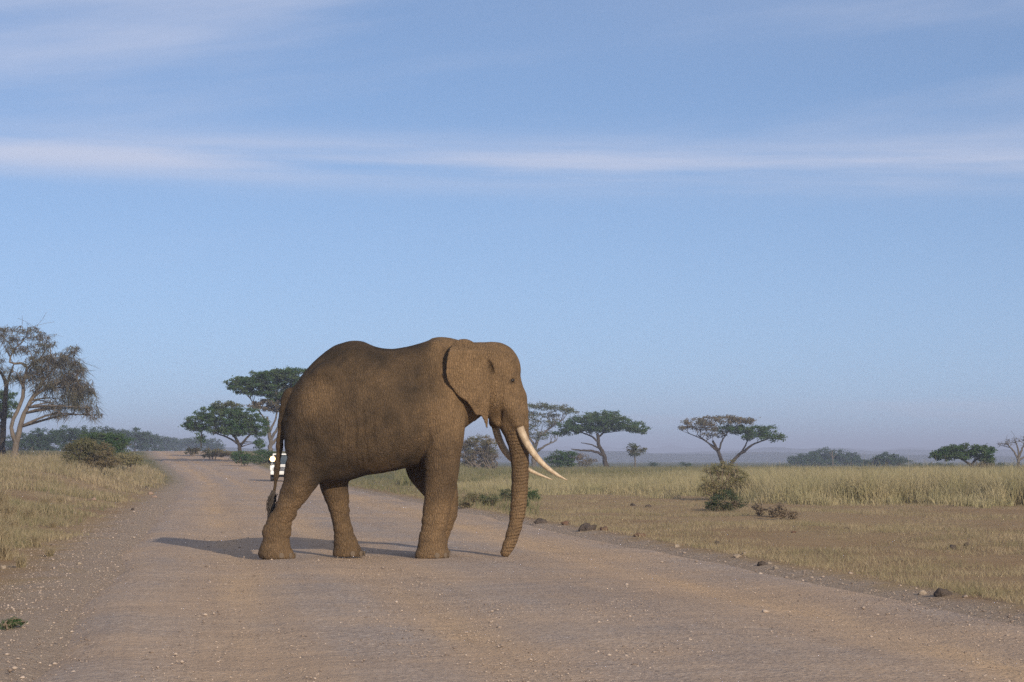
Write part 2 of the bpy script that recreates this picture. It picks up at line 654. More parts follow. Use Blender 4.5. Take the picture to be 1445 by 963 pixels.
def plant(name, label, cat, Y, trunks, pads, lmat, bmat, dens=1.0, leaf_px=2.4, limbs=4, seed=1, flat=0.3,
          depth=None, group=None, trad=None, parts=('trunk', 'crown'), clump=5.0, minz=0.05, twigs=0, pad_mats=None):
    """tree or shrub: trunks = polylines of (u, v, radius_px), pads = crown clumps"""
    r = np.random.default_rng(seed)
    s = Y / FPX
    base = at(trunks[0][0][0], trunks[0][0][1], Y)
    gz = hz(base.x, Y)
    root = empty(name, (base.x, Y, gz))
    tag(root, label, cat, group)
    org = np.array([base.x, Y, gz])
    allp = [np.array(at(p[0], p[1], Y)) for t in trunks for p in t]
    if depth is None:
        us = [p[0] - p[2] for p in pads] + [p[0] + p[2] for p in pads]
        depth = (max(us) - min(us)) * s * 0.30
    A = Acc()
    nodes = []
    for ti, t in enumerate(trunks):
        P = np.array([at(p[0], p[1], Y) for p in t])
        R = np.array([p[2] * s for p in t])
        if abs(P[0][2] - gz) < 3.0 and ti == 0 or (len(t[0]) > 3):
            P[0][2] = gz - 0.15
        yo = r.normal() * depth * 0.25
        P[:, 1] += np.linspace(0, yo, len(P)) if ti else 0
        S = spline(P, 16)
        Rr = np.interp(np.linspace(0, 1, len(S)), np.linspace(0, 1, len(R)), R)
        S[1:-1] += r.normal(size=(len(S) - 2, 3)) * (Rr[1:-1, None] * 0.18)
        A.tube(S, Rr, 8)
        for q, rr in zip(S[len(S) // 3:], Rr[len(S) // 3:]):
            nodes.append((q, rr))
    NP = np.array([q for q, _ in nodes])
    NR = np.array([q for _, q in nodes])
    for pad in pads:
        u, v, ru, rv = pad[:4]
        pc = np.array(at(u, v, Y))
        for k in range(limbs):
            tgt = pc + np.array([r.uniform(-0.85, 0.85) * ru * s, r.uniform(-0.8, 0.8) * depth, r.uniform(-0.5, 0.4) * rv * s])
            dd = np.linalg.norm(NP - tgt, axis=1) + 3.0 * np.maximum(0, NP[:, 2] - tgt[2]) + r.random(len(NP)) * 0.8
            j = int(np.argmin(dd))
            a = NP[j]
            ln = np.linalg.norm(tgt - a)
            mid = a * 0.45 + tgt * 0.55 + np.array([0, 0, 0.10 * ln]) + r.normal(size=3) * ln * 0.07
            S = spline([a, mid, tgt], 8)
            r0 = min(NR[j] * 0.6, 0.02 + 0.022 * ln)
            A.tube(S, np.linspace(r0, max(0.012, 0.15 * s), len(S)), 5)
            for w in range(twigs):
                q = S[r.integers(len(S) // 2, len(S))]
                e = q + r.normal(size=3) * ru * s * 0.35 + np.array([0, 0, 0.1 * rv * s])
                A.tube(spline([q, (q + e) / 2 + r.normal(size=3) * 0.1, e], 4), np.linspace(0.35 * r0 + 0.005, 0.2 * s, 5)[:len(spline([q, (q + e) / 2, e], 4))], 3)
    V = np.concatenate(A.V) - org
    A.V = [V]
    link(parts[0], A.mesh(parts[0]), bmat, root, True)
    if dens > 0:
        groups = {}
        for i, pad in enumerate(pads):
            groups.setdefault(pad[5] if len(pad) > 5 else 0, []).append(pad)
        mats = pad_mats or [lmat]
        P = []
        mi = []
        for g, pp in groups.items():
            q = crown_points(pp, Y, s, dens, r, depth, clump)
            P.append(q)
            mi.append(np.full(len(q), g))
        P, mi = np.concatenate(P), np.concatenate(mi)
        keep = P[:, 2] > gz + minz
        P, mi = P[keep], mi[keep]
        V, Q = leaves(P - org, leaf_px * s, r, flat)
        me = mesh_np(parts[1], V, Q)
        for m_ in mats:
            me.materials.append(m_)
        me.polygons.foreach_set('material_index', mi.astype(np.int32))
        link(parts[1], me, None, root)
    return root


LEAF_GREEN = leaf_mat('acacia_green', (0.030, 0.072, 0.022), (0.062, 0.115, 0.038), (0.075, 0.105, 0.045))
LEAF_DULL = leaf_mat('acacia_dull', (0.060, 0.085, 0.042), (0.105, 0.125, 0.062), (0.12, 0.11, 0.065))
LEAF_BROWN = leaf_mat('acacia_dry', (0.120, 0.098, 0.066), (0.195, 0.155, 0.105), (0.10, 0.10, 0.06))
LEAF_OLIVE = leaf_mat('shrub_olive', (0.085, 0.090, 0.040), (0.150, 0.140, 0.068), (0.17, 0.135, 0.075))
LEAF_FAR = leaf_mat('far_woodland', (0.028, 0.056, 0.026), (0.050, 0.085, 0.040))
LEAF_YEL = leaf_mat('shrub_straw', (0.190, 0.170, 0.080), (0.27, 0.230, 0.120), (0.13, 0.135, 0.06))
TWIG_BROWN = leaf_mat('drooping_twigs', (0.075, 0.063, 0.046), (0.145, 0.122, 0.088), (0.105, 0.100, 0.064), 0.15)
BARK = bark_mat('acacia_bark', (0.034, 0.028, 0.023), (0.068, 0.056, 0.046))
BARK_PALE = bark_mat('pale_bark', (0.095, 0.077, 0.061), (0.165, 0.137, 0.108))
BARK_GREY = bark_mat('grey_bark', (0.085, 0.074, 0.064), (0.145, 0.128, 0.11))
STEM = bark_mat('dry_stem', (0.13, 0.10, 0.07), (0.22, 0.17, 0.12))
GRASS_DRY = leaf_mat('dry_grass', (0.270, 0.210, 0.125), (0.430, 0.355, 0.230), (0.235, 0.205, 0.115), 0.3)
GRASS_TALL = leaf_mat('tall_grass', (0.300, 0.250, 0.140), (0.470, 0.405, 0.250), (0.300, 0.275, 0.150), 0.3)
GRASS_GREEN = leaf_mat('green_grass', (0.110, 0.125, 0.058), (0.200, 0.195, 0.095), (0.25, 0.21, 0.12), 0.3)

# ------------------------------------------------------------------ white four-wheel-drive on the road
def rbox(name, size, loc, mat, parent, bev=0.03, taper=None, rot=None):
    bm = bmesh.new()
    bmesh.ops.create_cube(bm, size=1.0)
    for v in bm.verts:
        if taper and v.co.z > 0:
            v.co.x *= taper[0]
            v.co.y *= taper[1]
        v.co.x *= size[0]
        v.co.y *= size[1]
        v.co.z *= size[2]
    if bev:
        bmesh.ops.bevel(bm, geom=bm.edges[:], offset=bev, segments=2, affect='EDGES', profile=0.6)
    me = bpy.data.meshes.new(name)
    bm.to_mesh(me)
    bm.free()
    o = link(name, me, mat, parent)
    o.location = loc
    if rot:
        o.rotation_euler = rot
    return o


def disc(name, r, depth, loc, mat, parent, axis='X', seg=20, r2=None):
    bm = bmesh.new()
    bmesh.ops.create_cone(bm, cap_ends=True, segments=seg, radius1=r, radius2=r2 if r2 is not None else r, depth=depth)
    bmesh.ops.bevel(bm, geom=[e for e in bm.edges if len(e.link_faces) == 2 and any(len(f.verts) > 4 for f in e.link_faces)], offset=min(r, depth) * 0.18, segments=2, affect='EDGES')
    me = bpy.data.meshes.new(name)
    bm.to_mesh(me)
    bm.free()
    o = link(name, me, mat, parent)
    o.location = loc
    o.rotation_euler = (0, math.pi / 2, 0) if axis == 'X' else (math.pi / 2, 0, 0)
    return o


def profile(name, pts, x0, x1, mat, parent, inset=None, bev=0.03):
    """side profile (y, z) extruded across x; inset narrows vertices above a height"""
    bm = bmesh.new()
    a = [bm.verts.new((x0, y, z)) for y, z in pts]
    b = [bm.verts.new((x1, y, z)) for y, z in pts]
    n = len(pts)
    bm.faces.new(a)
    bm.faces.new(b[::-1])
    for i in range(n):
        j = (i + 1) % n
        bm.faces.new((a[j], a[i], b[i], b[j]))
    if inset:
        for v in bm.verts:
            if v.co.z > inset[0]:
                v.co.x *= inset[1]
    bmesh.ops.recalc_face_normals(bm, faces=bm.faces[:])
    bmesh.ops.bevel(bm, geom=bm.edges[:], offset=bev, segments=2, affect='EDGES')
    me = bpy.data.meshes.new(name)
    bm.to_mesh(me)
    bm.free()
    return link(name, me, mat, parent)


VY = 160.0
vx = (400.5 - UC) / FPX * VY
car = empty('safari_car', (vx, VY, road_z(vx, VY)))
car.rotation_euler = (0, 0, math.radians(5))
tag(car, 'white four-wheel-drive car with one bright glint coming along the road behind the elephant', 'car')
paint = plain('white_paint', (0.74, 0.74, 0.72), 0.35, 0.5, 0, 0.08)
blk = plain('black_trim', (0.025, 0.025, 0.027), 0.6, 0.3)
rubber = plain('tyre_rubber', (0.035, 0.032, 0.030), 0.9, 0.1)
chrome = plain('dull_chrome', (0.62, 0.62, 0.62), 0.25, 0.5, 0.9)
M = Mat('windscreen_glass', 0.06, 0.5)
glass = M.done(M.mix(M.noise(M.coord('Object'), 2.0), (0.035, 0.05, 0.06), (0.06, 0.075, 0.085)))
M = Mat('glint_glow', 0.3)
M.b.inputs['Emission Color'].default_value = (1.0, 0.62, 0.20, 1)
M.b.inputs['Emission Strength'].default_value = 3.2
glow = M.done(M.mix(M.noise(M.coord('Object'), 3.0), (0.9, 0.75, 0.5), (1.0, 0.85, 0.6)))
lens = plain('lamp_glass', (0.55, 0.56, 0.56), 0.1, 0.6)
body = profile('body', [(-2.15, 0.50), (-2.15, 1.02), (-2.02, 1.10), (-0.85, 1.16), (2.25, 1.16), (2.30, 0.55), (1.9, 0.45), (-1.9, 0.45)], -0.86, 0.86, paint, car, None, 0.05)
cab = profile('cabin', [(-0.90, 1.15), (-0.55, 1.78), (-0.45, 1.84), (2.15, 1.84), (2.28, 1.15)], -0.82, 0.82, glass, car, (1.4, 0.88), 0.03)
rbox('roof', (1.50, 2.85, 0.10), (0, 0.82, 1.88), paint, car, 0.04)
for sx_ in (-1, 1):
    for pa, pb in (((0.80, -0.90), (0.70, -0.50)), ((0.83, 0.45), (0.73, 0.45)), ((0.83, 2.22), (0.73, 2.12))):
        P = Acc()
        P.tube([(sx_ * pa[0], pa[1], 1.15), (sx_ * pb[0], pb[1], 1.84)], [0.05, 0.05], 6)
        link('roof_pillar', P.mesh('roof_pillar'), paint, car)
    rbox('fender', (0.30, 1.30, 0.36), (sx_ * 0.76, -1.52, 0.92), paint, car, 0.07)
    mr = rbox('side_mirror', (0.20, 0.08, 0.26), (sx_ * 0.99, -0.72, 1.36), blk, car, 0.03)
    rbox('mirror_arm', (0.14, 0.03, 0.03), (-sx_ * 0.12, 0, -0.07), blk, mr, 0.005)
    hl = disc('headlight', 0.105, 0.08, (sx_ * 0.62, -2.17, 0.86), lens, car, 'Y')
    disc('headlight_ring', 0.13, 0.04, (0, 0, 0.0), chrome, hl, 'Z').rotation_euler = (0, 0, 0)
    for yy in (-1.42, 1.48):
        w = disc('tyre', 0.38, 0.24, (sx_ * 0.76, yy, 0.38), rubber, car, 'X', 26)
        disc('rim', 0.21, 0.252, (0, 0, 0), chrome, w, 'Z', 18).rotation_euler = (0, 0, 0)
rbox('grille', (0.86, 0.05, 0.30), (0, -2.17, 0.86), blk, car, 0.015)
for k in range(5):
    rbox('grille_bar', (0.80, 0.03, 0.018), (0, -2.205, 0.75 + 0.055 * k), chrome, car, 0.004)
rbox('bumper', (1.74, 0.18, 0.20), (0, -2.26, 0.56), paint, car, 0.04)
rbox('number_plate', (0.50, 0.02, 0.11), (0, -2.362, 0.56), plain('plate', (0.6, 0.6, 0.58)), car, 0.005)
rbox('underbody', (1.45, 3.9, 0.22), (0, 0.05, 0.40), blk, car, 0.03)
rbox('bonnet', (1.20, 1.20, 0.08), (0, -1.48, 1.13), paint, car, 0.03)
# round glowing disc on a stalk over the wing, stands in for a glint
st = Acc()
st.tube([(-0.74, -1.05, 1.10), (-0.74, -1.05, 1.46)], [0.02, 0.02], 6)
glint_st = link('glint_stalk', st.mesh('glint_stalk'), blk, car)
lp = disc('glint_housing', 0.20, 0.16, (-0.74, -1.05, 1.55), blk, car, 'Y', 22)
lf = disc('glint_disc', 0.185, 0.03, (0, 0, 0.085), glow, lp, 'Z', 22)
lf.rotation_euler = (0, 0, 0)
# ------------------------------------------------------------------ elephant
EY = 34.6
ES = EY / FPX
EU, EV = 540.0, 789.0
ex0 = (EU - UC) * ES
ele = empty('elephant', (ex0, EY, road_z(ex0, EY)))
tag(ele, 'large brown bull elephant with long tusks walking across the gravel road', 'elephant')


def lx(u):
    return (np.asarray(u, float) - EU) * ES


def lz(v):
    return (EV - np.asarray(v, float)) * ES


HV = 0.02
GX0, GY0, GZ0 = float(lx(364)), -1.05, -0.06
GNX, GNY, GNZ = int((lx(754) - GX0) / HV), int(2.25 / HV), int(3.50 / HV)
AX = GX0 + HV * np.arange(GNX)
AY = GY0 + HV * np.arange(GNY)
AZ = GZ0 + HV * np.arange(GNZ)
FLD = np.full((GNX, GNY, GNZ), 1.0, np.float32)


def sl(ax, lo, hi):
    return slice(max(0, int(np.searchsorted(ax, lo)) - 1), min(len(ax), int(np.searchsorted(ax, hi)) + 1))


def union(box, fn, k):
    sx_, sy_, sz_ = (sl(a, b[0] - 0.22, b[1] + 0.22) for a, b in zip((AX, AY, AZ), box))
    X, Y, Z = np.meshgrid(AX[sx_], AY[sy_], AZ[sz_], indexing='ij', sparse=True)
    d = fn(X, Y, Z).astype(np.float32)
    a = FLD[sx_, sy_, sz_]
    if k < 0:                                   # smooth subtraction
        k = -k
        d = -d
        h_ = np.clip(0.5 + 0.5 * (a - d) / k, 0, 1)
        FLD[sx_, sy_, sz_] = d + (a - d) * h_ + k * h_ * (1 - h_)
        return
    h_ = np.clip(0.5 + 0.5 * (d - a) / k, 0, 1)
    FLD[sx_, sy_, sz_] = d + (a - d) * h_ - k * h_ * (1 - h_)


def smooth_table(x, xs, vals, sig):
    """piecewise linear table, gaussian smoothed, sampled at x"""
    lo, hi = min(xs), max(xs)
    g = np.linspace(lo, hi, 400)
    o_ = np.argsort(xs)
    f = np.interp(g, np.array(xs)[o_], np.array(vals)[o_])
    st = g[1] - g[0]
    m_ = int(3 * sig / st)
    ker = np.exp(-0.5 * (np.arange(-m_, m_ + 1) * st / sig) ** 2)
    ker /= ker.sum()
    fp = np.concatenate([2 * f[0] - f[m_:0:-1], f, 2 * f[-1] - f[-2:-m_ - 2:-1]])
    return np.interp(x, g, np.convolve(fp, ker, 'valid'))


YAW = 0.10


def loft_x(tab, k, yc=lambda x: YAW * x, sig=0.05, egg=0.22, p=2.25):
    tab = np.array(tab, float)
    xs = lx(tab[:, 0])
    top, bot, hw = lz(tab[:, 1]), lz(tab[:, 2]), tab[:, 3]

    def fn(X, Y, Z):
        x = X[:, 0, 0]
        tp = smooth_table(x, xs, top, sig)[:, None, None]
        bt = smooth_table(x, xs, bot, sig)[:, None, None]
        w = np.maximum(smooth_table(x, xs, hw, sig), 0.04)[:, None, None]
        c = (tp + bt) / 2
        h_ = np.maximum((tp - bt) / 2, 0.04)
        t = (Z - c) / h_
        we = w * (1 - egg * np.clip(t + 0.15, -0.6, 1.2))
        n = (Y - yc(X)) / we
        r = (np.abs(n) ** p + np.abs(t) ** p) ** (1 / p) + 1e-4
        g = np.sqrt((n / we) ** 2 + (t / h_) ** 2) / r + 1e-3
        d = (r - 1) / np.maximum(g, 0.6)
        return np.maximum(d, np.maximum(X - xs.max(), xs.min() - X))
    m_ = np.abs(hw).max() + 0.3
    union(((xs.min(), xs.max()), (-m_, m_ + 0.2), (bot.min(), top.max())), fn, k)


def loft_z(tab, k, yc, sig=0.04):
    """leg: rows of v, uL, uR, half width, optional y offset"""
    tab = np.array([tuple(t) + (0,) * (5 - len(t)) for t in tab], float)
    zs = lz(tab[:, 0])
    cx = lx((tab[:, 1] + tab[:, 2]) / 2)
    rx = (tab[:, 2] - tab[:, 1]) / 2 * ES
    ry = tab[:, 3]
    yo = yc + (tab[:, 4] if tab.shape[1] > 4 else 0 * ry)

    def fn(X, Y, Z):
        z = Z[0, 0, :]
        f = lambda q: smooth_table(z, zs, q, sig)[None, None, :]
        n, t = (X - f(cx)) / f(rx), (Y - f(yo)) / f(ry)
        r = np.sqrt(n * n + t * t) + 1e-4
        g = np.sqrt((n / f(rx)) ** 2 + (t / f(ry)) ** 2) / r + 1e-3
        d = (r - 1) / g
        return np.maximum(d, np.maximum(Z - zs.max(), zs.min() - Z))
    union(((cx.min() - 0.5, cx.max() + 0.5), (yc - 0.45, yc + 0.45), (zs.min(), zs.max())), fn, k)


def cone(p, q, r0, r1, k):
    """round cone between (u, v, y) points, radii in px"""
    a = np.array([lx(p[0]), p[2], lz(p[1])], float)
    b = np.array([lx(q[0]), q[2], lz(q[1])], float)
    r0, r1 = r0 * ES, r1 * ES
    ab = b - a
    L2 = (ab ** 2).sum()

    def fn(X, Y, Z):
        t = np.clip(((X - a[0]) * ab[0] + (Y - a[1]) * ab[1] + (Z - a[2]) * ab[2]) / L2, 0, 1)
        dd = np.sqrt((X - a[0] - t * ab[0]) ** 2 + (Y - a[1] - t * ab[1]) ** 2 + (Z - a[2] - t * ab[2]) ** 2)
        return dd - (r0 + (r1 - r0) * t)
    m_ = max(r0, r1)
    lo, hi = np.minimum(a, b) - m_, np.maximum(a, b) + m_
    union(tuple(zip(lo, hi)), fn, k)


def ellip(u, v, y, ru, ry, rv, k, rot=0.0):
    c = np.array([lx(u), y, lz(v)], float)
    R_ = np.array([ru * ES, ry, rv * ES])
    cr, sr = math.cos(rot), math.sin(rot)

    def fn(X, Y, Z):
        dx, dz = X - c[0], Z - c[2]
        n = (dx * cr + dz * sr) / R_[0]
        t = (-dx * sr + dz * cr) / R_[2]
        m_ = (Y - c[1]) / R_[1]
        r = np.sqrt(n * n + t * t + m_ * m_) + 1e-4
        g = np.sqrt((n / R_[0]) ** 2 + (t / R_[2]) ** 2 + (m_ / R_[1]) ** 2) / r + 1e-3
        return (r - 1) / g
    m_ = R_.max()
    union(tuple((q - m_, q + m_) for q in c), fn, k)


# trunk of the body, rump to shoulder
loft_x([(401, 588, 612, .12), (405, 573, 640, .28), (412, 557, 658, .40), (424, 538, 672, .50), (441, 516, 681, .58),
        (459, 500, 683, .64), (477, 489.5, 682, .68), (495, 485, 679, .71), (510, 485, 676, .74), (525, 490.5, 673, .75),
        (540, 494.5, 670, .75), (554, 495, 667, .74), (568, 492.5, 664, .71), (586, 488, 660, .67), (604, 483, 650, .61),
        (622, 479, 636, .55), (637, 480.5, 622, .50), (650, 486, 612, .44), (662, 494, 604, .36), (672, 510, 592, .2)], 0.02)
# neck
loft_x([(612, 484, 620, .46), (632, 484, 608, .44), (655, 485, 594, .40), (680, 486, 586, .36), (700, 492, 578, .30)], 0.10,
       yc=lambda x: 0.10 * x + 0.03, egg=0.1)
# hip and shoulder masses, near and far
for sgn in (-1, 1):
    ellip(449, 592, -0.06 + sgn * 0.30, 34, 0.33, 64, 0.12, -0.10)
    ellip(622, 585, 0.08 + sgn * 0.29, 31, 0.27, 72, 0.14, -0.06)
    ellip(466, 534, -0.06 + sgn * 0.44, 18, 0.13, 16, 0.14)          # hip bone
    ellip(612, 520, 0.08 + sgn * 0.30, 14, 0.14, 34, 0.16, -0.1)     # shoulder blade
# legs
loft_z([(590, 414, 492, .26, .05), (615, 411, 488, .28, .03), (635, 409.5, 482, .29, .01), (655, 407, 473, .28), (680, 403.5, 458, .25), (697, 400, 444, .22),
        (712, 394.5, 431, .195), (725, 388, 424, .185), (737, 381, 419, .18), (751, 374.5, 415.5, .18), (762, 375, 412.5, .19),
        (772, 373.5, 413, .205), (780, 370.5, 416, .22), (789, 370.5, 421, .225), (794, 370.5, 421, .225)], 0.10, -0.36)
loft_z([(590, 424, 500, .26, -.05), (625, 432, 496, .28), (655, 440, 492, .27), (675, 445, 490, .24), (693, 450.5, 489.5, .21), (708, 457, 490, .19),
        (722, 462.5, 491.5, .18), (737, 466, 494, .175), (751, 468, 497.5, .18), (764, 469.5, 502, .19), (772, 470, 505.5, .20),
        (780, 468.5, 510, .215), (787, 468, 513, .22), (794, 468, 513.5, .22)], 0.10, 0.30)
loft_z([(560, 592, 652, .22, .06), (600, 597, 658, .25, .03), (625, 600, 654.5, .25), (642, 600.5, 651.5, .24), (664, 601, 648.5, .225), (680, 601, 646.5, .215), (697, 601, 643.5, .205),
        (715, 599.5, 639, .19), (736, 597.2, 633.5, .18), (751, 595, 631.3, .18), (762, 593.4, 630, .185), (772, 591.3, 630.3, .20),
        (781, 588.8, 633, .215), (788.5, 588, 634.8, .22), (794, 588, 634.8, .22)], 0.045, -0.30)
loft_z([(580, 588, 645, .22), (620, 576, 642, .24), (645, 569, 640, .24), (664, 568.5, 641, .23), (678, 575, 643, .22), (690, 585, 644.5, .21),
        (703, 598, 646, .195), (716, 605, 646.5, .185), (728, 606, 645.5, .18), (742, 604, 641, .18), (755, 600, 634, .18), (766, 596, 629.5, .185),
        (775, 593, 630, .20), (786, 590, 634, .22), (794, 590, 634, .22)], 0.09, 0.46)
# belly folds towards the thighs
ellip(478, 655, -0.20, 30, 0.26, 22, 0.12, -0.25)
ellip(487, 660, 0.22, 26, 0.24, 20, 0.10, -0.2)
# head
ellip(694, 533, 0.22, 36, 0.37, 48, 0.08)
ellip(701, 516, 0.24, 30, 0.31, 31, 0.08)
ellip(709, 530, 0.25, 24.5, 0.28, 36, 0.08, -0.15)
ellip(703, 562, 0.20, 24, 0.31, 28, 0.08)
ellip(712, 545, 0.08, 16, 0.14, 18, 0.07)                 # brow and cheek bone on the near side
cone((692, 574, 0.18), (703, 595, 0.22), 16, 8, 0.06)     # lower jaw
cone((700, 594, 0.22), (708, 604, 0.24), 8, 4, 0.04)      # lip
ellip(690.5, 521, -0.17, 4.5, 0.10, 11, -0.04, 0.35)           # hollow in front of the ear
# trunk
TR = [(714, 545, 22.5, .24), (720, 566, 23.3, .25), (722.5, 585, 22.8, .26), (726, 603, 20, .27), (730, 620, 16.3, .28), (732.7, 638, 13.6, .28), (733.9, 656, 12.2, .28), (734, 675, 11.8, .27),
      (733.3, 694, 11.5, .26), (732.2, 712, 11.0, .24), (730.2, 730, 10.3, .22), (727, 746, 9.6, .20), (722.6, 761, 8.8, .18), (717.5, 774, 7.8, .16), (713, 783, 7.0, .15)]
for a_, b_ in zip(TR[:-1], TR[1:]):
    cone((a_[0], a_[1], a_[3]), (b_[0], b_[1], b_[3]), a_[2], b_[2], 0.03)
# tusk sockets: fleshy sleeves at the base of both tusks
cone((721, 578, 0.08), (731, 601, 0.06), 14, 8.3, 0.05)
cone((704, 578, 0.40), (698, 598, 0.46), 12, 8.0, 0.05)
# tail
TL = [(411, 561, 8.5), (406, 572, 7.5), (402.3, 588, 6.2), (399.3, 605, 4.6), (397.3, 625, 3.6), (395.5, 645, 3.0), (393.4, 665, 2.6), (390.8, 685, 2.3), (388.6, 702, 2.1)]
for a_, b_ in zip(TL[:-1], TL[1:]):
    cone((a_[0], a_[1], -0.16), (b_[0], b_[1], -0.16), a_[2], b_[2], 0.012)
cone((411, 566, -0.12), (432, 556, -0.10), 10, 12, 0.10)


# ears: curved flaps with an uneven torn lower edge
def ear(poly, ysurf, thick, k):
    P = np.array([(lx(u), lz(v)) for u, v in poly], float)
    # round the outline
    for _ in range(2):
        Q = np.roll(P, -1, 0)
        P = np.stack([0.75 * P + 0.25 * Q, 0.25 * P + 0.75 * Q], 1).reshape(-1, 2)
    A_, B_ = P, np.roll(P, -1, 0)

    def fn(X, Y, Z):
        x, z = X[:, 0, :], Z[0, :, :]
        x, z = np.broadcast_arrays(X[:, 0, :], Z[:, 0, :] if Z.shape[0] > 1 else Z[0])
        d2 = np.full(x.shape, 1e9)
        ins = np.zeros(x.shape, bool)
        for a, b in zip(A_, B_):
            e = b - a
            t = np.clip(((x - a[0]) * e[0] + (z - a[1]) * e[1]) / (e @ e + 1e-12), 0, 1)
            d2 = np.minimum(d2, (x - a[0] - t * e[0]) ** 2 + (z - a[1] - t * e[1]) ** 2)
            cr = (a[1] > z) != (b[1] > z)
            xi = a[0] + (z - a[1]) / (e[1] if abs(e[1]) > 1e-12 else 1e-12) * e[0]
            ins ^= cr & (x < xi)
        pd = np.where(ins, -1, 1) * np.sqrt(d2)
        ysf = ysurf(x / ES + EU, EV - z / ES)
        f = (np.abs(Y - ysf[:, None, :]) - thick) * 0.85
        pd = pd[:, None, :]
        o_ = np.maximum(f, pd)
        rr = 0.02
        return np.where((f > -rr) & (pd > -rr), np.sqrt(np.maximum(f + rr, 0) ** 2 + np.maximum(pd + rr, 0) ** 2) - rr, o_)
    lo, hi = P.min(0), P.max(0)
    union(((lo[0], hi[0]), (-0.95, 1.1), (lo[1], hi[1])), fn, k)


def near_ear_y(u, v):
    t = np.clip((693 - u) / 62.0, -0.1, 1.1)
    y = -0.215 - 0.34 * np.maximum(t, 0) ** 0.8
    y = y + 0.22 * smooth((504 - v) / 24.0)
    y = y + 0.05 * np.sin((u - 640) / 9.0 + (v - 500) / 40.0) * smooth((v - 515) / 40) * t
    y = y + 0.09 * smooth((v - 560) / 45.0) * (1 - t)
    return y


ear([(643, 485), (636, 494), (632, 508), (630, 525), (630.5, 540), (635, 548.5), (642, 557), (650, 566), (659, 571), (665, 579),
     (669, 587), (673.5, 591.5), (677, 590), (680, 592), (683, 598), (685.5, 605), (687.6, 611), (688.6, 603), (689.4, 594), (691, 572), (693, 550), (693, 533), (690, 518), (684, 508),
     (678, 498), (668, 485), (655, 482.5)], near_ear_y, 0.022, 0.035)
ear([(655, 540), (654, 560), (654, 575), (657, 588), (661, 596), (662, 603), (664, 597), (669, 596), (674, 592), (680, 588), (690, 575), (690, 540)],
    lambda u, v: 0.62 + 0.0 * u + 0.10 * np.clip((690 - u) / 40, 0, 1), 0.025, 0.03)
# flat soles
FLD = np.maximum(FLD, (0.0 - AZ)[None, None, :].astype(np.float32))


def surface_nets(F, org, h_):
    ins = F < 0
    c = np.zeros(tuple(n - 1 for n in F.shape), np.int8)
    for i in (0, 1):
        for j in (0, 1):
            for k in (0, 1):
                c += ins[i:F.shape[0] - 1 + i, j:F.shape[1] - 1 + j, k:F.shape[2] - 1 + k]
    act = (c > 0) & (c < 8)
    cells = np.argwhere(act)
    ids = np.full(act.shape, -1, np.int64)
    ids[act] = np.arange(len(cells))
    acc = np.zeros((len(cells), 3))
    cnt = np.zeros(len(cells))
    for ax in range(3):
        o1, o2 = [a for a in range(3) if a != ax]
        for b in (0, 1):
            for d in (0, 1):
                p = cells.copy()
                p[:, o1] += b
                p[:, o2] += d
                q = p.copy()
                q[:, ax] += 1
                f0 = F[p[:, 0], p[:, 1], p[:, 2]]
                f1 = F[q[:, 0], q[:, 1], q[:, 2]]
                m_ = (f0 < 0) != (f1 < 0)
                t = np.where(m_, f0 / np.where(m_, f0 - f1, 1), 0)
                pos = p.astype(float)
                pos[:, ax] += t
                acc[m_] += pos[m_]
                cnt[m_] += 1
    V = org + h_ * acc / cnt[:, None]
    faces = []
    for ax in range(3):
        o1, o2 = [(1, 2), (2, 0), (0, 1)][ax]
        s0 = [slice(1, -1)] * 3
        s0[ax] = slice(0, -1)
        s1 = list(s0)
        s1[ax] = slice(1, None)
        a, b = ins[tuple(s0)], ins[tuple(s1)]
        for flip, m_ in ((False, a & ~b), (True, ~a & b)):
            e = np.argwhere(m_)
            e = e + np.array([0 if i == ax else 1 for i in range(3)])

            def cid(d1, d2):
                w = e.copy()
                w[:, o1] += d1
                w[:, o2] += d2
                return ids[w[:, 0], w[:, 1], w[:, 2]]
            q = np.stack([cid(-1, -1), cid(0, -1), cid(0, 0), cid(-1, 0)], -1)
            faces.append(q[:, ::-1] if flip else q)
    return V, np.concatenate(faces)


EVt, EF = surface_nets(FLD, np.array([GX0, GY0, GZ0]), HV)


def vert_normals(V, F):
    n = np.cross(V[F[:, 2]] - V[F[:, 0]], V[F[:, 3]] - V[F[:, 1]])
    N = np.zeros_like(V)
    for i in range(4):
        np.add.at(N, F[:, i], n)
    return N / (np.linalg.norm(N, axis=1)[:, None] + 1e-12)


def relax(V, F, it, f=0.5):
    e = np.concatenate([F[:, [0, 1]], F[:, [1, 2]], F[:, [2, 3]], F[:, [3, 0]]])
    e = np.concatenate([e, e[:, ::-1]])
    deg = np.bincount(e[:, 0], minlength=len(V))[:, None]
    for k in range(it):
        S = np.stack([np.bincount(e[:, 0], V[e[:, 1], i], len(V)) for i in range(3)], -1) / deg
        V = V + (f if k % 2 == 0 else -f * 0.95) * (S - V)
    return V


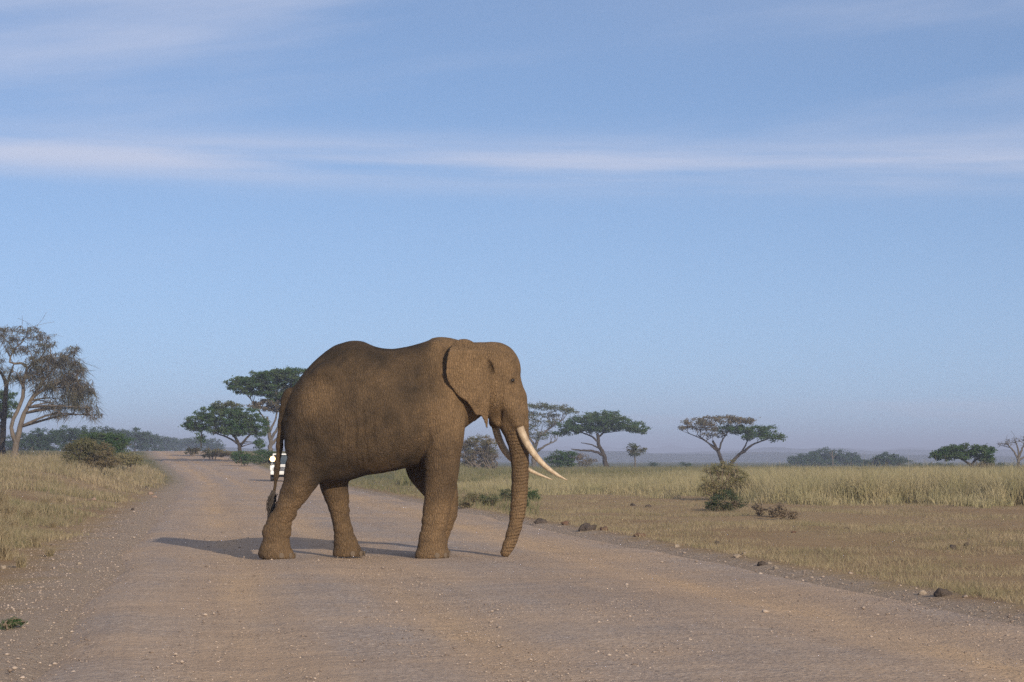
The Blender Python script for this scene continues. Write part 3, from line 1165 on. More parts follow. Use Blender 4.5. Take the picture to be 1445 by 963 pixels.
EVt = relax(EVt, EF, 6)
EN = vert_normals(EVt, EF)
ux, vz = EVt[:, 0] / ES + EU, EV - EVt[:, 2] / ES
xyz = EVt
body_m = smooth((650 - ux) / 30)
flank = smooth((vz - 500) / 40) * smooth((690 - vz) / 30) * body_m
thigh = smooth((470 - ux) / 40) * smooth((vz - 560) / 40)
legs = smooth((vz - 690) / 25)
nose = smooth((ux - 700) / 10) * smooth((vz - 545) / 30)
disp = 0.016 * fbm(xyz * [2.2, 1.5, 2.2], 3) * (1 - nose * 0.8)
disp += 0.009 * fbm(np.stack([xyz[:, 0] * 11 + 1.2 * xyz[:, 2], xyz[:, 1] * 4, xyz[:, 2] * 2.2], -1), 2) * flank
disp += 0.016 * fbm(np.stack([xyz[:, 0] * 4 + xyz[:, 2] * 6, xyz[:, 1] * 3, xyz[:, 2] * 9 - xyz[:, 0] * 5], -1), 2) * thigh
disp += 0.010 * fbm(np.stack([xyz[:, 0] * 3, xyz[:, 1] * 3, xyz[:, 2] * 14], -1), 2) * legs
disp += 0.026 * np.minimum(0, np.sin((ux - 500 - 0.004 * (vz - 610) ** 2) / 1.9 + 0.05 * (vz - 600) ** 1.0 * 0.4 + 1.4 * fbm(xyz * 3, 2))) * smooth(1 - np.abs(ux - 520) / 30) * smooth(1 - np.abs(vz - 620) / 45)
# two rib-like hollows and the flank hollow before the hip
disp -= 0.035 * np.exp(-((ux - 500) / 16) ** 2 - ((vz - 545) / 26) ** 2) * (EN[:, 1] < 0)
# crease between cheek and trunk base, fold under the eye, creases at wrist and hock
disp -= 0.030 * np.exp(-((ux - 708 + 0.10 * (vz - 570)) / 2.6) ** 2) * smooth((vz - 548) / 12) * smooth((604 - vz) / 10) * (EN[:, 1] < 0.2)
disp += 0.016 * np.exp(-((ux - 723) / 7) ** 2 - ((vz - 535.5) / 2.4) ** 2) * (EN[:, 1] < 0.2)
disp -= 0.014 * np.exp(-((ux - 722) / 6) ** 2 - ((vz - 546) / 2.2) ** 2) * (EN[:, 1] < 0.2)
for cz, cu, wu in ((752, 612, 40), (744, 612, 40), (740, 395, 40), (760, 392, 30), (757, 482, 30), (668, 600, 22), (676, 605, 20)):
    disp -= 0.011 * np.exp(-((vz - cz - 1.5 * np.sin(ux / 4.0)) / 1.6) ** 2) * smooth(1.4 - np.abs(ux - cu) / wu)
# folds of slack skin where the thigh meets the belly and behind the elbow
for k_ in range(5):
    disp -= 0.016 * np.exp(-((ux - (486 + 9 * k_) - 0.0022 * (vz - 640) ** 2 - 3 * fbm(xyz * 2.0 + k_, 2)) / 1.7) ** 2) * smooth((vz - 588 - 4 * k_) / 25) * smooth((668 - vz) / 15) * (EN[:, 1] < 0)
disp -= 0.030 * np.exp(-((ux - 640) / 6) ** 2 - ((vz - 600) / 30) ** 2)
EVt = EVt + EN * disp[:, None]
EVt[:, 2] = np.where(vz > 787.2, np.minimum(EVt[:, 2], np.maximum(xyz[:, 2], 0)), EVt[:, 2])

eme = mesh_np('body', EVt, EF)
arc = np.interp(vz, [t[1] for t in TR], np.concatenate([[0], np.cumsum(np.hypot(np.diff([t[0] for t in TR]), np.diff([t[1] for t in TR])))]) * ES)
is_trunk = smooth((ux - 700) / 8) * smooth((vz - 600) / 30) * (ux > 704)
attr(eme, 'ring', arc + 0.10 * (ux - np.interp(vz, [t[1] for t in TR], [t[0] for t in TR])) * ES)
attr(eme, 'is_trunk', is_trunk)
# dried mud and dust on the hide: pale on head, ears, feet and trunk, darker dirt over the back and flank
headm = smooth((ux - 590) / 60) * smooth((640 - vz) / 60)
dust = 0.14 + 0.72 * headm + 0.60 * smooth((vz - 670) / 70) + 0.25 * is_trunk
dust += 0.50 * np.exp(-((ux - 446) / 30) ** 2 - ((vz - 572) / 26) ** 2)
dust += 0.28 * np.exp(-((ux - 550) / 30) ** 2 - ((vz - 540) / 24) ** 2)
dust += 0.22 * smooth((ux - 585) / 25)
dust += 0.24 * fbm(xyz * 2.3, 4) + 0.10 * fbm(xyz * 11, 2)
dust -= 0.8 * np.exp(-((ux - 723) / 5) ** 2 - ((vz - 542) / 4) ** 2)
dust -= 0.5 * np.exp(-((ux - 690) / 5) ** 2 - ((vz - 520) / 12) ** 2)  # darker patch in the hollow in front of the ear
attr(eme, 'dust', np.clip(dust, 0, 1))

M = Mat('elephant_hide', 0.93, 0.12)
o = M.coord('Object')
warp = M.n('ShaderNodeTexNoise', {'Vector': o, 'Scale': 3.0, 'Detail': 3.0})
ow = M.n('ShaderNodeMix', {'Factor': 0.10}, data_type='RGBA')
M.put(ow.inputs['A'], o)
M.put(ow.inputs['B'], warp.outputs['Color'])
ov = ow.outputs['Result']
vz1 = M.n('ShaderNodeMapping', {'Vector': ov, 'Scale': (1.25, 1.25, 0.42)}).outputs[0]
cr1 = M.n('ShaderNodeTexVoronoi', {'Vector': vz1, 'Scale': 30.0}, feature='DISTANCE_TO_EDGE').outputs['Distance']
cr2 = M.n('ShaderNodeTexVoronoi', {'Vector': ov, 'Scale': 60.0}, feature='DISTANCE_TO_EDGE').outputs['Distance']
k1 = M.n('ShaderNodeMapRange', {0: cr1, 1: 0.0, 2: 0.16}).outputs[0]
k2 = M.n('ShaderNodeMapRange', {0: cr2, 1: 0.0, 2: 0.25}).outputs[0]
dn = M.noise(o, 6.0, 6, 0.7, 0.3, 0.7)
df = M.math('MULTIPLY', M.attr('dust'), M.math('ADD', M.math('MULTIPLY', dn, 0.5), 0.62))
c = M.mix(df, (0.048, 0.0355, 0.024), (0.228, 0.147, 0.079))
c = M.mix(M.math('MULTIPLY', M.noise(o, 1.3, 5, 0.65, 0.5, 0.75), 0.4), c, (0.095, 0.069, 0.045))
# hide colour darkens along the creases
c = M.mix(M.math('MULTIPLY', M.math('SUBTRACT', 1.0, k1), 0.22), c, (0.035, 0.026, 0.019))
# a few pale droppings on the back
ring = M.math('SINE', M.math('ADD', M.math('MULTIPLY', M.attr('ring'), 2 * math.pi / 0.052), M.math('MULTIPLY', M.noise(o, 5.0, 3, 0.6, 0.2, 0.8), 6.0)))
ringm = M.math('MULTIPLY', M.attr('is_trunk'), ring)
hh = M.math('ADD', M.math('ADD', M.math('MULTIPLY', k1, 0.9), M.math('MULTIPLY', k2, 0.5)), M.math('MULTIPLY', ringm, 0.7))
hide = M.done(c, M.bump(M.math('ADD', hh, M.math('MULTIPLY', dn, 0.4)), 0.85, 0.016))
link('body', eme, hide, ele, True)

# tusks
M = Mat('ivory', 0.45, 0.4)
f = M.noise(M.coord('Object', (1, 1, 0.6)), 14, 5, 0.7, 0.40, 0.72)
st_ = M.n('ShaderNodeMapRange', {0: M.attr('along'), 1: 0.55, 2: 0.05}).outputs[0]
c = M.mix(f, (0.50, 0.40, 0.28), (0.27, 0.185, 0.11))
c = M.mix(M.math('MULTIPLY', st_, M.noise(M.coord('Object'), 6, 4, 0.6, 0.2, 0.7)), c, (0.22, 0.15, 0.09))
ivory = M.done(c, M.bump(f, 0.4, 0.01))


def tusk(pts, rads):
    P = spline([(float(lx(u)), y, float(lz(v))) for u, v, y in pts], 40)
    R_ = np.interp(np.linspace(0, 1, len(P)), np.linspace(0, 1, len(rads)), np.array(rads) * ES)
    A = Acc()
    A.tube(P, R_, 14)
    tm = A.mesh('tusk')
    al = np.concatenate([np.repeat(np.linspace(0, 1, len(P)), 14), [0, 1]])
    attr(tm, 'along', al)
    link('tusk', tm, ivory, ele, True)


tusk([(724, 588, .07), (731.5, 602, .06), (738, 618, .06), (746.5, 634, .07), (757.5, 649, .09), (770, 661.5, .12), (785, 672.5, .16), (800.5, 681, .20)],
     [5.8, 6.0, 5.7, 5.2, 4.5, 3.6, 2.5, 0.7])
tusk([(700, 588, .45), (698.5, 602, .50), (703, 620, .54), (711, 637, .57), (722.5, 651, .59), (737, 661, .60), (756, 671, .60), (780, 680.5, .58)],
     [5.5, 5.6, 5.4, 5.0, 4.4, 3.6, 2.5, 0.7])

# eye on the near cheek
ek = (np.abs(ux - 724.5) < 2.0) & (np.abs(vz - 541) < 2.5)
ep = EVt[ek][np.argmin(EVt[ek][:, 1])]
bm = bmesh.new()
bmesh.ops.create_uvsphere(bm, u_segments=14, v_segments=10, radius=0.034)
m_e = bpy.data.meshes.new('eye')
bm.to_mesh(m_e)
bm.free()
eo = link('eye', m_e, plain('eye_dark', (0.012, 0.009, 0.007), 0.12, 0.5), ele, True)
eo.location = (ep[0], ep[1] + 0.012, ep[2])
eo.scale = (1.15, 0.8, 0.8)

# toenails: shared low dome, four to a foot
bm = bmesh.new()
bmesh.ops.create_uvsphere(bm, u_segments=10, v_segments=6, radius=1.0)
m_n = bpy.data.meshes.new('toenail')
bm.to_mesh(m_n)
bm.free()
m_n.materials.append(plain('toenail_horn', (0.125, 0.093, 0.064), 0.85))
m_n.polygons.foreach_set('use_smooth', np.ones(len(m_n.polygons), bool))
for fu, fr, fy, fyc in ((395.8, 25.2, .225, -.36), (490.8, 22.8, .22, .30), (611.4, 23.4, .22, -.30), (612, 22, .22, .46)):
    for a_ in (-1.25, -0.62, 0.0, 0.62):
        q_ = bpy.data.objects.new('toenail', m_n)
        COL.objects.link(q_)
        q_.parent = ele
        q_.location = (float(lx(fu)) + math.cos(a_) * fr * ES * 0.985, fyc + math.sin(a_) * fy * 0.985, 0.045)
        q_.scale = (0.014, 0.042, 0.044)
        q_.rotation_euler = (0, 0, a_)

# hair tuft at the end of the tail
r_ = np.random.default_rng(21)
A = Acc()
for i in range(150):
    t0 = r_.random() ** 1.3
    p0 = np.array([lx(389 - 1.5 * t0), -0.16, lz(696 + 22 * t0)], float) + r_.normal(size=3) * 0.018
    p2 = p0 + np.array([-0.05 * r_.random() - 0.02, r_.normal() * 0.03, -0.12 - 0.16 * r_.random()])
    p1 = (p0 + p2) / 2 + np.array([r_.normal() * 0.02 - 0.02, r_.normal() * 0.02, 0])
    A.tube([p0, p1, p2], [0.007, 0.006, 0.002], 4)
link('tail_tuft', A.mesh('tail_tuft'), plain('tail_hair', (0.055, 0.045, 0.038), 0.8), ele, True)
del FLD

# ------------------------------------------------------------------ trees
GA = 'flat-topped acacias on the plain'
# broad green umbrella acacia with a leaning trunk
plant('acacia_tree', 'green flat-topped acacia with leaning dark trunk, its crown touching a greyer acacia', 'tree', 340,
      [[(857, 655, 4.2), (851, 641, 3.0), (845, 627, 2.6), (843, 612, 2.2)],
       [(852, 643, 2.0), (838, 637, 1.7), (822, 636, 1.3), (806, 634, .7)],
       [(845, 626, 1.6), (836, 617, 1.3), (822, 611, .9)], [(844, 618, 1.5), (856, 608, 1.1), (875, 604, .7)],
       [(848, 634, 1.2), (835, 628, .9), (820, 625, .5)]],
      [(850, 585.5, 26, 5), (842, 592, 44, 7), (868, 597, 42, 8), (890, 604, 24, 5.5), (907, 609, 11, 3.6), (815, 600, 30, 8), (800, 609, 20, 5), (830, 605, 34, 6), (858, 604, 34, 5)],
      LEAF_GREEN, BARK, 1.5, 2.5, 3, 11, 0.35, group=None)
plant('acacia_tree', 'grey-green thin-leaved acacia with an open crown behind the elephant\'s tusks', 'tree', 372,
      [[(752, 655, 4), (754, 640, 3), (757, 626, 2.4), (764, 610, 1.6)], [(755, 640, 2), (768, 630, 1.4), (785, 622, .8)],
       [(756, 630, 2), (745, 615, 1.3), (738, 600, .8)], [(760, 618, 1.6), (778, 603, 1.1), (795, 592, .6)]],
      [(757, 573, 22, 4.5), (785, 576, 28, 5), (806, 581, 14, 4), (762, 586, 30, 6, .7), (742, 598, 22, 10, .8), (775, 598, 25, 7, .5), (752, 614, 24, 9, .6), (780, 612, 14, 5, .5), (748, 634, 18, 8, .7)],
      LEAF_DULL, BARK_GREY, 0.95, 2.3, 5, 12, 0.3)
plant('acacia_tree', 'wide twin-trunked acacia, brown-topped and green on one side, above a grassy hummock', 'tree', 330,
      [[(1023, 660, 3.2), (1015, 642, 2.6), (1011, 633, 2.2), (1006, 622, 1.6)], [(1026, 660, 3.2, 1), (1037, 648, 2.4), (1050, 637, 2.0), (1066, 626, 1.2), (1084, 620, .7)],
       [(1013, 638, 1.6), (1000, 626, 1.2), (985, 615, .7)], [(1014, 640, 1.4), (1018, 624, 1.2), (1026, 610, .7)], [(1012, 634, 1.3), (994, 621, .9), (972, 611, .5)], [(1044, 642, 1.4), (1052, 630, 1.1), (1058, 618, .6)]],
      [(1012, 590.5, 30, 3.6, 1, 1), (990, 596, 30, 5, 1, 1), (966, 604, 13, 3.5, 1, 1), (1040, 595, 30, 4.5, 1, 1), (1056, 594, 12, 2.5, 1, 1), (1000, 604, 26, 6, .6, 1), (1010, 613, 20, 6, .4, 1),
       (1046, 606, 36, 6, 1, 0), (1072, 613, 30, 6, 1, 0), (1094, 619, 18, 4.5, 1, 0), (1030, 605, 26, 5, .8, 0), (1078, 605, 16, 4, 1, 0), (1062, 618, 22, 4, .7, 0)],
      LEAF_GREEN, BARK, 1.35, 2.4, 3, 13, 0.35, pad_mats=[LEAF_GREEN, LEAF_BROWN])
plant('acacia_tree', 'small dense dark green umbrella acacia standing in the tall grass', 'tree', 232,
      [[(1375, 672, 3.0), (1373, 662, 2.4), (1371, 656, 2.0)], [(1372, 658, 1.8), (1362, 651, 1.4), (1350, 644, .9)], [(1371, 656, 1.8), (1377, 649, 1.5), (1390, 644, .9)]],
      [(1340, 638.5, 24, 8), (1362, 635, 28, 8), (1386, 638, 18, 9), (1393, 648, 12, 9), (1328, 644, 13, 8), (1350, 643, 26, 6), (1318, 642, 6, 4)],
      LEAF_GREEN, BARK, 1.9, 2.6, 3, 14, 0.25)
plant('bare_tree', 'leafless grey tree with a fan of fine twigs rising from the grass', 'tree', 250,
      [[(1437, 672, 2.6), (1437, 655, 2.2), (1438, 642, 1.8)], [(1437, 650, 1.6), (1430, 636, 1.2), (1420, 626, .7)], [(1438, 644, 1.6), (1444, 630, 1.1), (1450, 620, .6)], [(1438, 645, 1.4), (1436, 630, 1), (1432, 620, .5)], [(1438, 650, 1.3), (1452, 640, .9), (1462, 630, .5)]],
      [(1424, 623, 12, 6, .25), (1440, 620, 14, 6, .25), (1456, 625, 12, 7, .25), (1415, 627, 6, 4, .2)],
      LEAF_BROWN, BARK_GREY, 0.5, 1.6, 6, 15, 0.2, twigs=4)
plant('small_tree', 'small feathery grey-green tree standing alone between two acacias', 'tree', 300,
      [[(896, 657, 1.3), (896, 648, 1.0), (895, 638, .8)]],
      [(895, 629, 9, 4), (889, 635, 8, 4), (902, 636, 9, 4), (896, 641, 9, 4)], LEAF_DULL, BARK_GREY, 1.1, 2.2, 4, 16, 0.2)
plant('acacia_tree', 'tall layered dark green acacia rising beside the elephant\'s rump', 'tree', 260,
      [[(384, 655, 4.4), (382, 630, 3.4), (381, 617, 3.0), (378, 600, 2.2), (377, 588, 1.6)], [(382, 622, 2.3), (391, 606, 1.8), (402, 592, 1.4), (410, 575, .9)], [(383, 628, 2.2), (396, 615, 1.7), (410, 606, 1.2)],
       [(380, 610, 1.8), (389, 592, 1.4), (392, 570, 1.1), (390, 552, .8)], [(378, 598, 1.3), (365, 580, 1), (352, 562, .6)]],
      [(412, 524.5, 32, 5), (384, 529, 34, 6), (396, 535, 42, 7), (350, 538, 28, 5.5), (330, 541, 12, 4), (343, 547, 22, 5), (370, 544, 34, 5), (410, 546, 30, 9), (390, 553, 36, 7), (358, 554, 24, 4), (400, 562, 26, 7),
       (372, 569, 26, 5, .7, 1), (392, 576, 22, 5, .7, 1), (362, 575, 14, 4, .5, 1), (430, 540, 20, 12), (428, 560, 16, 10)],
      LEAF_GREEN, BARK_GREY, 1.9, 2.8, 3, 17, 0.4, pad_mats=[LEAF_GREEN, LEAF_BROWN])
plant('acacia_tree', 'lower rounded grey-green acacia under the tall layered acacia by the road', 'tree', 242,
      [[(341, 655, 3.8), (338, 632, 2.8), (334, 621, 2.2), (326, 610, 1.5)], [(339, 630, 2), (348, 619, 1.5), (356, 610, 1)], [(337, 627, 1.6), (322, 618, 1.2), (300, 610, .7)], [(284, 632, .9), (284, 618, .9), (286, 608, .6)]],
      [(320, 571.5, 22, 5, 1, 1), (312, 580, 34, 7), (290, 588, 26, 7), (270, 597, 13, 8), (340, 584, 30, 8), (352, 597, 28, 10), (318, 596, 40, 9), (285, 603, 24, 6), (335, 608, 30, 8), (366, 608, 14, 8), (310, 609, 22, 4, .6), (284, 616, 4, 9, .8), (365, 625, 9, 9, .8)],
      LEAF_GREEN, BARK, 1.5, 2.6, 3, 18, 0.3, pad_mats=[LEAF_GREEN, LEAF_DULL])


# drooping, nearly leafless trees on the rise left of the road
def drooping(name, label, Y, trunks, pads, seed, dens, bmat):
    r = np.random.default_rng(seed)
    s = Y / FPX
    root = plant(name, label, 'tree', Y, trunks, [p[:4] for p in pads], TWIG_BROWN, bmat, 0, 2, 2, seed, twigs=6, depth=2.6)
    org = np.array(root.location)
    Ps, Hs = [], []
    for u, v, ru, rv, dr in pads:
        n = int(ru * rv * dens)
        nc = max(10, int(ru * rv / 7))
        cc = r.normal(size=(nc, 3))
        cc /= np.linalg.norm(cc, axis=1)[:, None]
        cc *= (r.random(nc) ** 0.4)[:, None]
        g = cc[r.integers(0, nc, n)] + r.normal(size=(n, 3)) * [0.10, 0.13, 0.16]
        c = np.array(at(u, v, Y))
        Ps.append(c + g * [ru * s, max(1.6, ru * s * 0.8), rv * s])
        Hs.append((0.2 + 0.55 * r.random(n)) * dr * s)
    P, H = np.concatenate(Ps), np.concatenate(Hs)
    n = len(P)
    ax = np.stack([r.normal(size=n) * 0.9, r.normal(size=n) * 0.9, -0.75 + 0.55 * r.normal(size=n)], -1)
    e = P + ax * H[:, None]
    mid = (P + e) / 2 + np.stack([r.normal(size=n), r.normal(size=n), np.abs(r.normal(size=n))], -1) * 0.10 * H[:, None]
    w = r.normal(size=(n, 3))
    w[:, 2] *= 0.2
    w *= (0.36 * s / np.linalg.norm(w, axis=1))[:, None]
    V = np.stack([P - w, P + w, mid - w, mid + w, e], 1).reshape(-1, 3) - org
    k = np.arange(n)[:, None] * 5
    F = np.concatenate([k + [[0, 1, 3]], k + [[0, 3, 2]], k + [[2, 3, 4]]])
    link('crown', mesh_np('crown', V, F), TWIG_BROWN, root)
    return root


drooping('drooping_acacia', 'big dry brown acacia with pale trunk and drooping twigs on the grassy rise', 190,
         [[(19, 655, 6.0), (21, 634, 4.8), (25, 612, 4.0), (31, 592, 3.6), (39, 575, 3.2), (50, 555, 2.6), (64, 533, 1.6)],
          [(22, 625, 3.2), (15, 602, 2.8), (24, 580, 2.8), (32, 560, 2.8), (32, 540, 2.5), (37, 520, 2.0), (28, 513, 1.7), (12, 511, 1.5), (17, 494, 1.2), (30, 482, .8)],
          [(36, 522, 1.6), (55, 508, 1.2), (75, 500, .8)], [(46, 562, 2), (66, 548, 1.5), (90, 538, .9)], [(60, 540, 1.5), (78, 518, 1.1), (98, 500, .7)], [(33, 540, 1.5), (44, 520, 1.2), (60, 500, .8), (66, 488, .5)]],
         [(14, 463, 30, 4, 9), (40, 465, 26, 5, 10), (60, 474, 18, 6, 12), (30, 477, 34, 6, 9), (72, 486, 12, 5, 10), (101, 493, 14, 6, 12), (80, 501, 30, 6, 14), (60, 506, 22, 6, 12), (95, 512, 22, 12, 18), (70, 520, 26, 12, 18),
          (108, 528, 15, 16, 20), (88, 540, 26, 16, 20), (60, 545, 18, 14, 16), (115, 552, 15, 16, 22), (100, 565, 22, 14, 22), (75, 572, 16, 10, 16), (128, 572, 9, 14, 20), (20, 490, 22, 8, 10, ), (48, 492, 22, 8, 12), (40, 532, 18, 12, 14), (126, 548, 8, 12, 18), (18, 530, 14, 10, 12), (134, 586, 6, 8, 14), (84, 586, 18, 6, 12), (48, 510, 20, 10, 12)], 31, 2.4, BARK_PALE)
drooping('drooping_acacia', 'darker dry acacia leaning in behind the pale-trunked drooping acacia', 200,
         [[(2, 655, 6), (3, 630, 5), (5, 600, 4.2), (7, 570, 3.6), (9, 545, 3.0), (3, 530, 2.2), (-8, 515, 1.4)], [(8, 552, 2), (14, 530, 1.6), (20, 515, .9)], [(5, 590, 2.2), (-12, 565, 1.6), (-30, 545, .9)]],
         [(-10, 470, 30, 8, 12), (-30, 490, 30, 10, 16), (-12, 505, 22, 8, 14), (-40, 520, 25, 16, 20), (8, 520, 12, 6, 10)], 32, 2.0, BARK)
plant('acacia_tree', 'dull green tree showing between the trunks of the drooping acacias', 'tree', 260,
      [[(2, 650, 4), (2, 620, 3), (4, 600, 2)]], [(2, 560, 22, 10), (10, 572, 18, 9), (-12, 575, 22, 10), (4, 585, 20, 8)], LEAF_GREEN, BARK, 1.2, 2.6, 3, 33)

# hazy wood behind the crest of the road and on the far plain
wood = [(30, 622, 24, 12, 420), (62, 616, 22, 12, 400), (100, 612, 26, 12, 430), (140, 615, 26, 13, 460), (190, 614, 20, 9, 620), (208, 618, 20, 8, 700), (232, 622, 18, 7, 900), (255, 624, 16, 7, 1050), (276, 623, 16, 7, 1000), (298, 626, 16, 6, 900), (165, 612, 16, 8, 640)]
for i, (u, v, ru, rv, Y) in enumerate(wood):
    plant('woodland_tree', 'hazy rounded tree in the distant wood behind the crest of the road', 'tree', Y,
          [[(u, v + rv + 10, 1.6), (u, v + rv, 1.2), (u + 1, v, .8)]],
          [(u, v, ru, rv), (u - ru * .5, v + rv * .3, ru * .6, rv * .7), (u + ru * .5, v + rv * .35, ru * .6, rv * .7), (u, v + rv * .8, ru, rv * .7), (u + 2, v + rv * 1.6, ru * 1.1, rv * .7)],
          LEAF_FAR, BARK, 1.1, 2.3, 2, 50 + i, 0.2, group='trees of the distant wood')
grove = [(1135, 648, 22, 11, 640), (1162, 643.5, 24, 10, 660), (1192, 646, 22, 11, 650), (1150, 653, 30, 8, 620), (1207, 654, 18, 7, 630)]
for i, (u, v, ru, rv, Y) in enumerate(grove):
    plant('grove_tree', 'bluish dark tree in the dense rounded grove beyond the tall grass', 'tree', Y,
          [[(u, 657, 1.6), (u, v + rv * .5, 1.2), (u + 1, v, .8)]],
          [(u, v, ru, rv), (u - ru * .5, v + rv * .2, ru * .55, rv * .7), (u + ru * .5, v + rv * .3, ru * .55, rv * .7), (u, v + rv * .6, ru, rv * .6)],
          LEAF_FAR, BARK, 1.4, 2.2, 2, 70 + i, 0.15, group='trees of the rounded grove')
plant('bare_tree', 'thin pale leafless tree in front of the rounded grove', 'tree', 560, [[(1175, 658, .9), (1175, 648, .7), (1174, 636, .4)], [(1175, 648, .5), (1180, 640, .3)], [(1175, 646, .5), (1170, 638, .3)]],
      [(1175, 638, 5, 4, .2)], LEAF_BROWN, BARK_PALE, 0.3, 1.5, 3, 77)
plant('bushy_tree', 'low domed green tree at the end of the rounded grove', 'tree', 520,
      [[(1250, 660, 2), (1250, 652, 1.4), (1250, 646, 1)]], [(1250, 646, 20, 7), (1265, 651, 18, 6), (1236, 651, 16, 6), (1252, 653, 26, 5), (1275, 654, 9, 5)], LEAF_FAR, BARK, 1.5, 2.3, 3, 78, 0.2)
for i, (u, v, ru, rv) in enumerate([(1292, 657, 8, 4), (1318, 658, 12, 4), (1335, 657, 12, 4), (1412, 658, 10, 5), (1302, 660, 14, 3), (920, 655, 7, 3), (968, 656, 10, 3), (1105, 658, 10, 3)]):
    plant('far_bush', 'tiny hazy bush at the edge of the far plain', 'bush', 420, [[(u, 661, .8), (u, v, .5)]], [(u, v, ru, rv), (u + 3, v + 1, ru * .7, rv * .7)], LEAF_FAR, BARK, 1.2, 1.8, 2, 90 + i, 0.2,
          group='bushes at the far edge of the plain', parts=('stem', 'foliage'))

# ------------------------------------------------------------------ shrubs
SH = ('stem', 'foliage')


def shrub(name, label, u0, v0, pads, mat, dens=1.2, leaf=2.2, seed=1, limbs=6, Y=None, bmat=STEM, group=None, **k):
    if Y is None:
        Y = gnd(u0, v0).y
    vb = v0
    tr = [[(u0, vb, 1.2), (u0, vb - 4, .9), (u0 + 1, vb - 9, .6)]]
    w = max(p[2] for p in pads)
    lo_ = min(p[1] for p in pads)
    hh_ = vb - lo_
    pads = list(pads) + [(u0, vb - hh_ * .28, w * 1.05, hh_ * .28, .8 * min(p[4] if len(p) > 4 else 1 for p in pads)) + ((pads[-1][5],) if len(pads[-1]) > 5 else ())]
    for j in (-1, 1):
        tr.append([(u0 + j * w * .2, vb, .8, 1), (u0 + j * w * .35, vb - 6, .6), (u0 + j * w * .5, vb - 11, .4)])
    return plant(name, label, 'shrub', Y, tr, pads, mat, bmat, dens, leaf, limbs, seed, 0.1, depth=max(0.4, w * Y / FPX * 0.8), parts=SH, group=group, minz=0.0, **k)


shrub('dry_shrub', 'large brownish rounded thicket on the grassy rise left of the road', 122, 664, [(118, 632, 26, 14), (140, 638, 24, 14), (105, 644, 20, 14), (130, 650, 34, 13), (155, 650, 16, 11), (120, 626, 16, 8)], LEAF_OLIVE, 1.5, 2.0, 101, 8, Y=125)
shrub('green_bush', 'green bush rising behind the large brownish thicket left of the road', 160, 645, [(150, 618, 26, 9), (172, 624, 16, 10), (130, 617, 18, 8), (155, 630, 26, 8)], LEAF_GREEN, 1.3, 2.3, 102, 5, Y=190)
shrub('dry_shrub', 'low straw-coloured shrub at the road edge beside the large brownish thicket', 185, 658, [(180, 645, 18, 7), (195, 648, 13, 6), (172, 651, 15, 6)], LEAF_YEL, 1.2, 2.0, 103, 5, Y=150)
for i, (u, v, pads) in enumerate([(345, 654, [(340, 643, 16, 7), (356, 645, 14, 6)]), (372, 653, [(370, 642, 14, 8), (385, 644, 10, 7)]), (300, 645, [(300, 638, 16, 4.5), (316, 640, 12, 4.5)]), (272, 641, [(272, 635, 12, 4)])]):
    shrub('roadside_bush', ['low dark green bush below the tall layered acacia by the road', 'low olive-brown bush at the road crest beyond the acacias'][i // 2], u, v, pads, LEAF_GREEN if i < 2 else LEAF_OLIVE, 1.4, 2.2, 110 + i, 4, Y=[225, 232, 255, 275][i], group='bushes below the acacias by the road')
# dead thicket with gnarled pale limbs
shrub('dead_thicket', 'tangled brown thicket with gnarled pale limbs behind the elephant\'s forelegs', 676, 668, [(676, 622, 18, 8, .9, 1), (690, 630, 14, 10, .9, 1), (668, 634, 18, 12), (684, 642, 20, 12), (660, 646, 12, 12), (676, 654, 24, 9, .7), (655, 628, 10, 10)], LEAF_BROWN, 1.2, 2.1, 120, 9, Y=262, bmat=BARK_PALE, pad_mats=[LEAF_BROWN, LEAF_OLIVE])
r_ = np.random.default_rng(5)
gt = bpy.data.objects[[o.name for o in bpy.data.objects if o.name.startswith('dead_thicket')][0]]
A = Acc()
for i in range(16):
    u0, v0 = 665 + r_.random() * 32, 668
    P = [np.array(at(u0, v0, 259.5))]
    for k in range(4):
        P.append(P[-1] + np.array([r_.normal() * 0.45, r_.normal() * 0.2, 0.15 + 0.45 * r_.random()]))
    S = spline(P, 14)
    A.tube(S, np.linspace(0.13, 0.04, len(S)), 6)
A.V = [np.concatenate(A.V) - np.array(gt.location)]
link('gnarled_limbs', A.mesh('gnarled_limbs'), BARK_PALE, gt, True)
shrub('green_bush', 'round green bush below the open grey-green acacia', 793, 662, [(790, 641, 13, 7), (803, 644, 12, 7), (780, 648, 12, 7), (795, 650, 20, 6)], LEAF_GREEN, 1.4, 2.3, 121, 5, Y=300)
shrub('dry_shrub', 'greyish twiggy shrub beside the leaning acacia trunk', 822, 660, [(822, 648, 13, 7), (810, 643, 12, 7), (832, 652, 10, 5)], LEAF_BROWN, 0.6, 2.0, 122, 7, Y=320, bmat=BARK_GREY)
shrub('grassy_hummock_shrub', 'yellowish leafy shrub standing behind the dark green bush at the tall grass edge', 1028, 722, [(1030, 657, 14, 9), (1020, 666, 24, 9), (1040, 672, 16, 12), (1008, 662, 16, 8), (1028, 688, 26, 16), (1003, 682, 15, 12), (1052, 684, 12, 12), (995, 692, 12, 10)], LEAF_YEL, 1.0, 1.7, 123, 8, Y=84, clump=5)
shrub('green_bush', 'dark green low bush in front of the tall grass', 1022, 722, [(1010, 707, 13, 11), (1027, 697, 14, 10, .7), (1036, 708, 15, 9, .7), (1018, 716, 22, 6), (1046, 712, 9, 7, .6), (1002, 716, 8, 6)], leaf_mat('dark_bush', (0.022, 0.048, 0.026), (0.055, 0.088, 0.042), (0.10, 0.10, 0.05)), 1.0, 1.9, 124, 9)
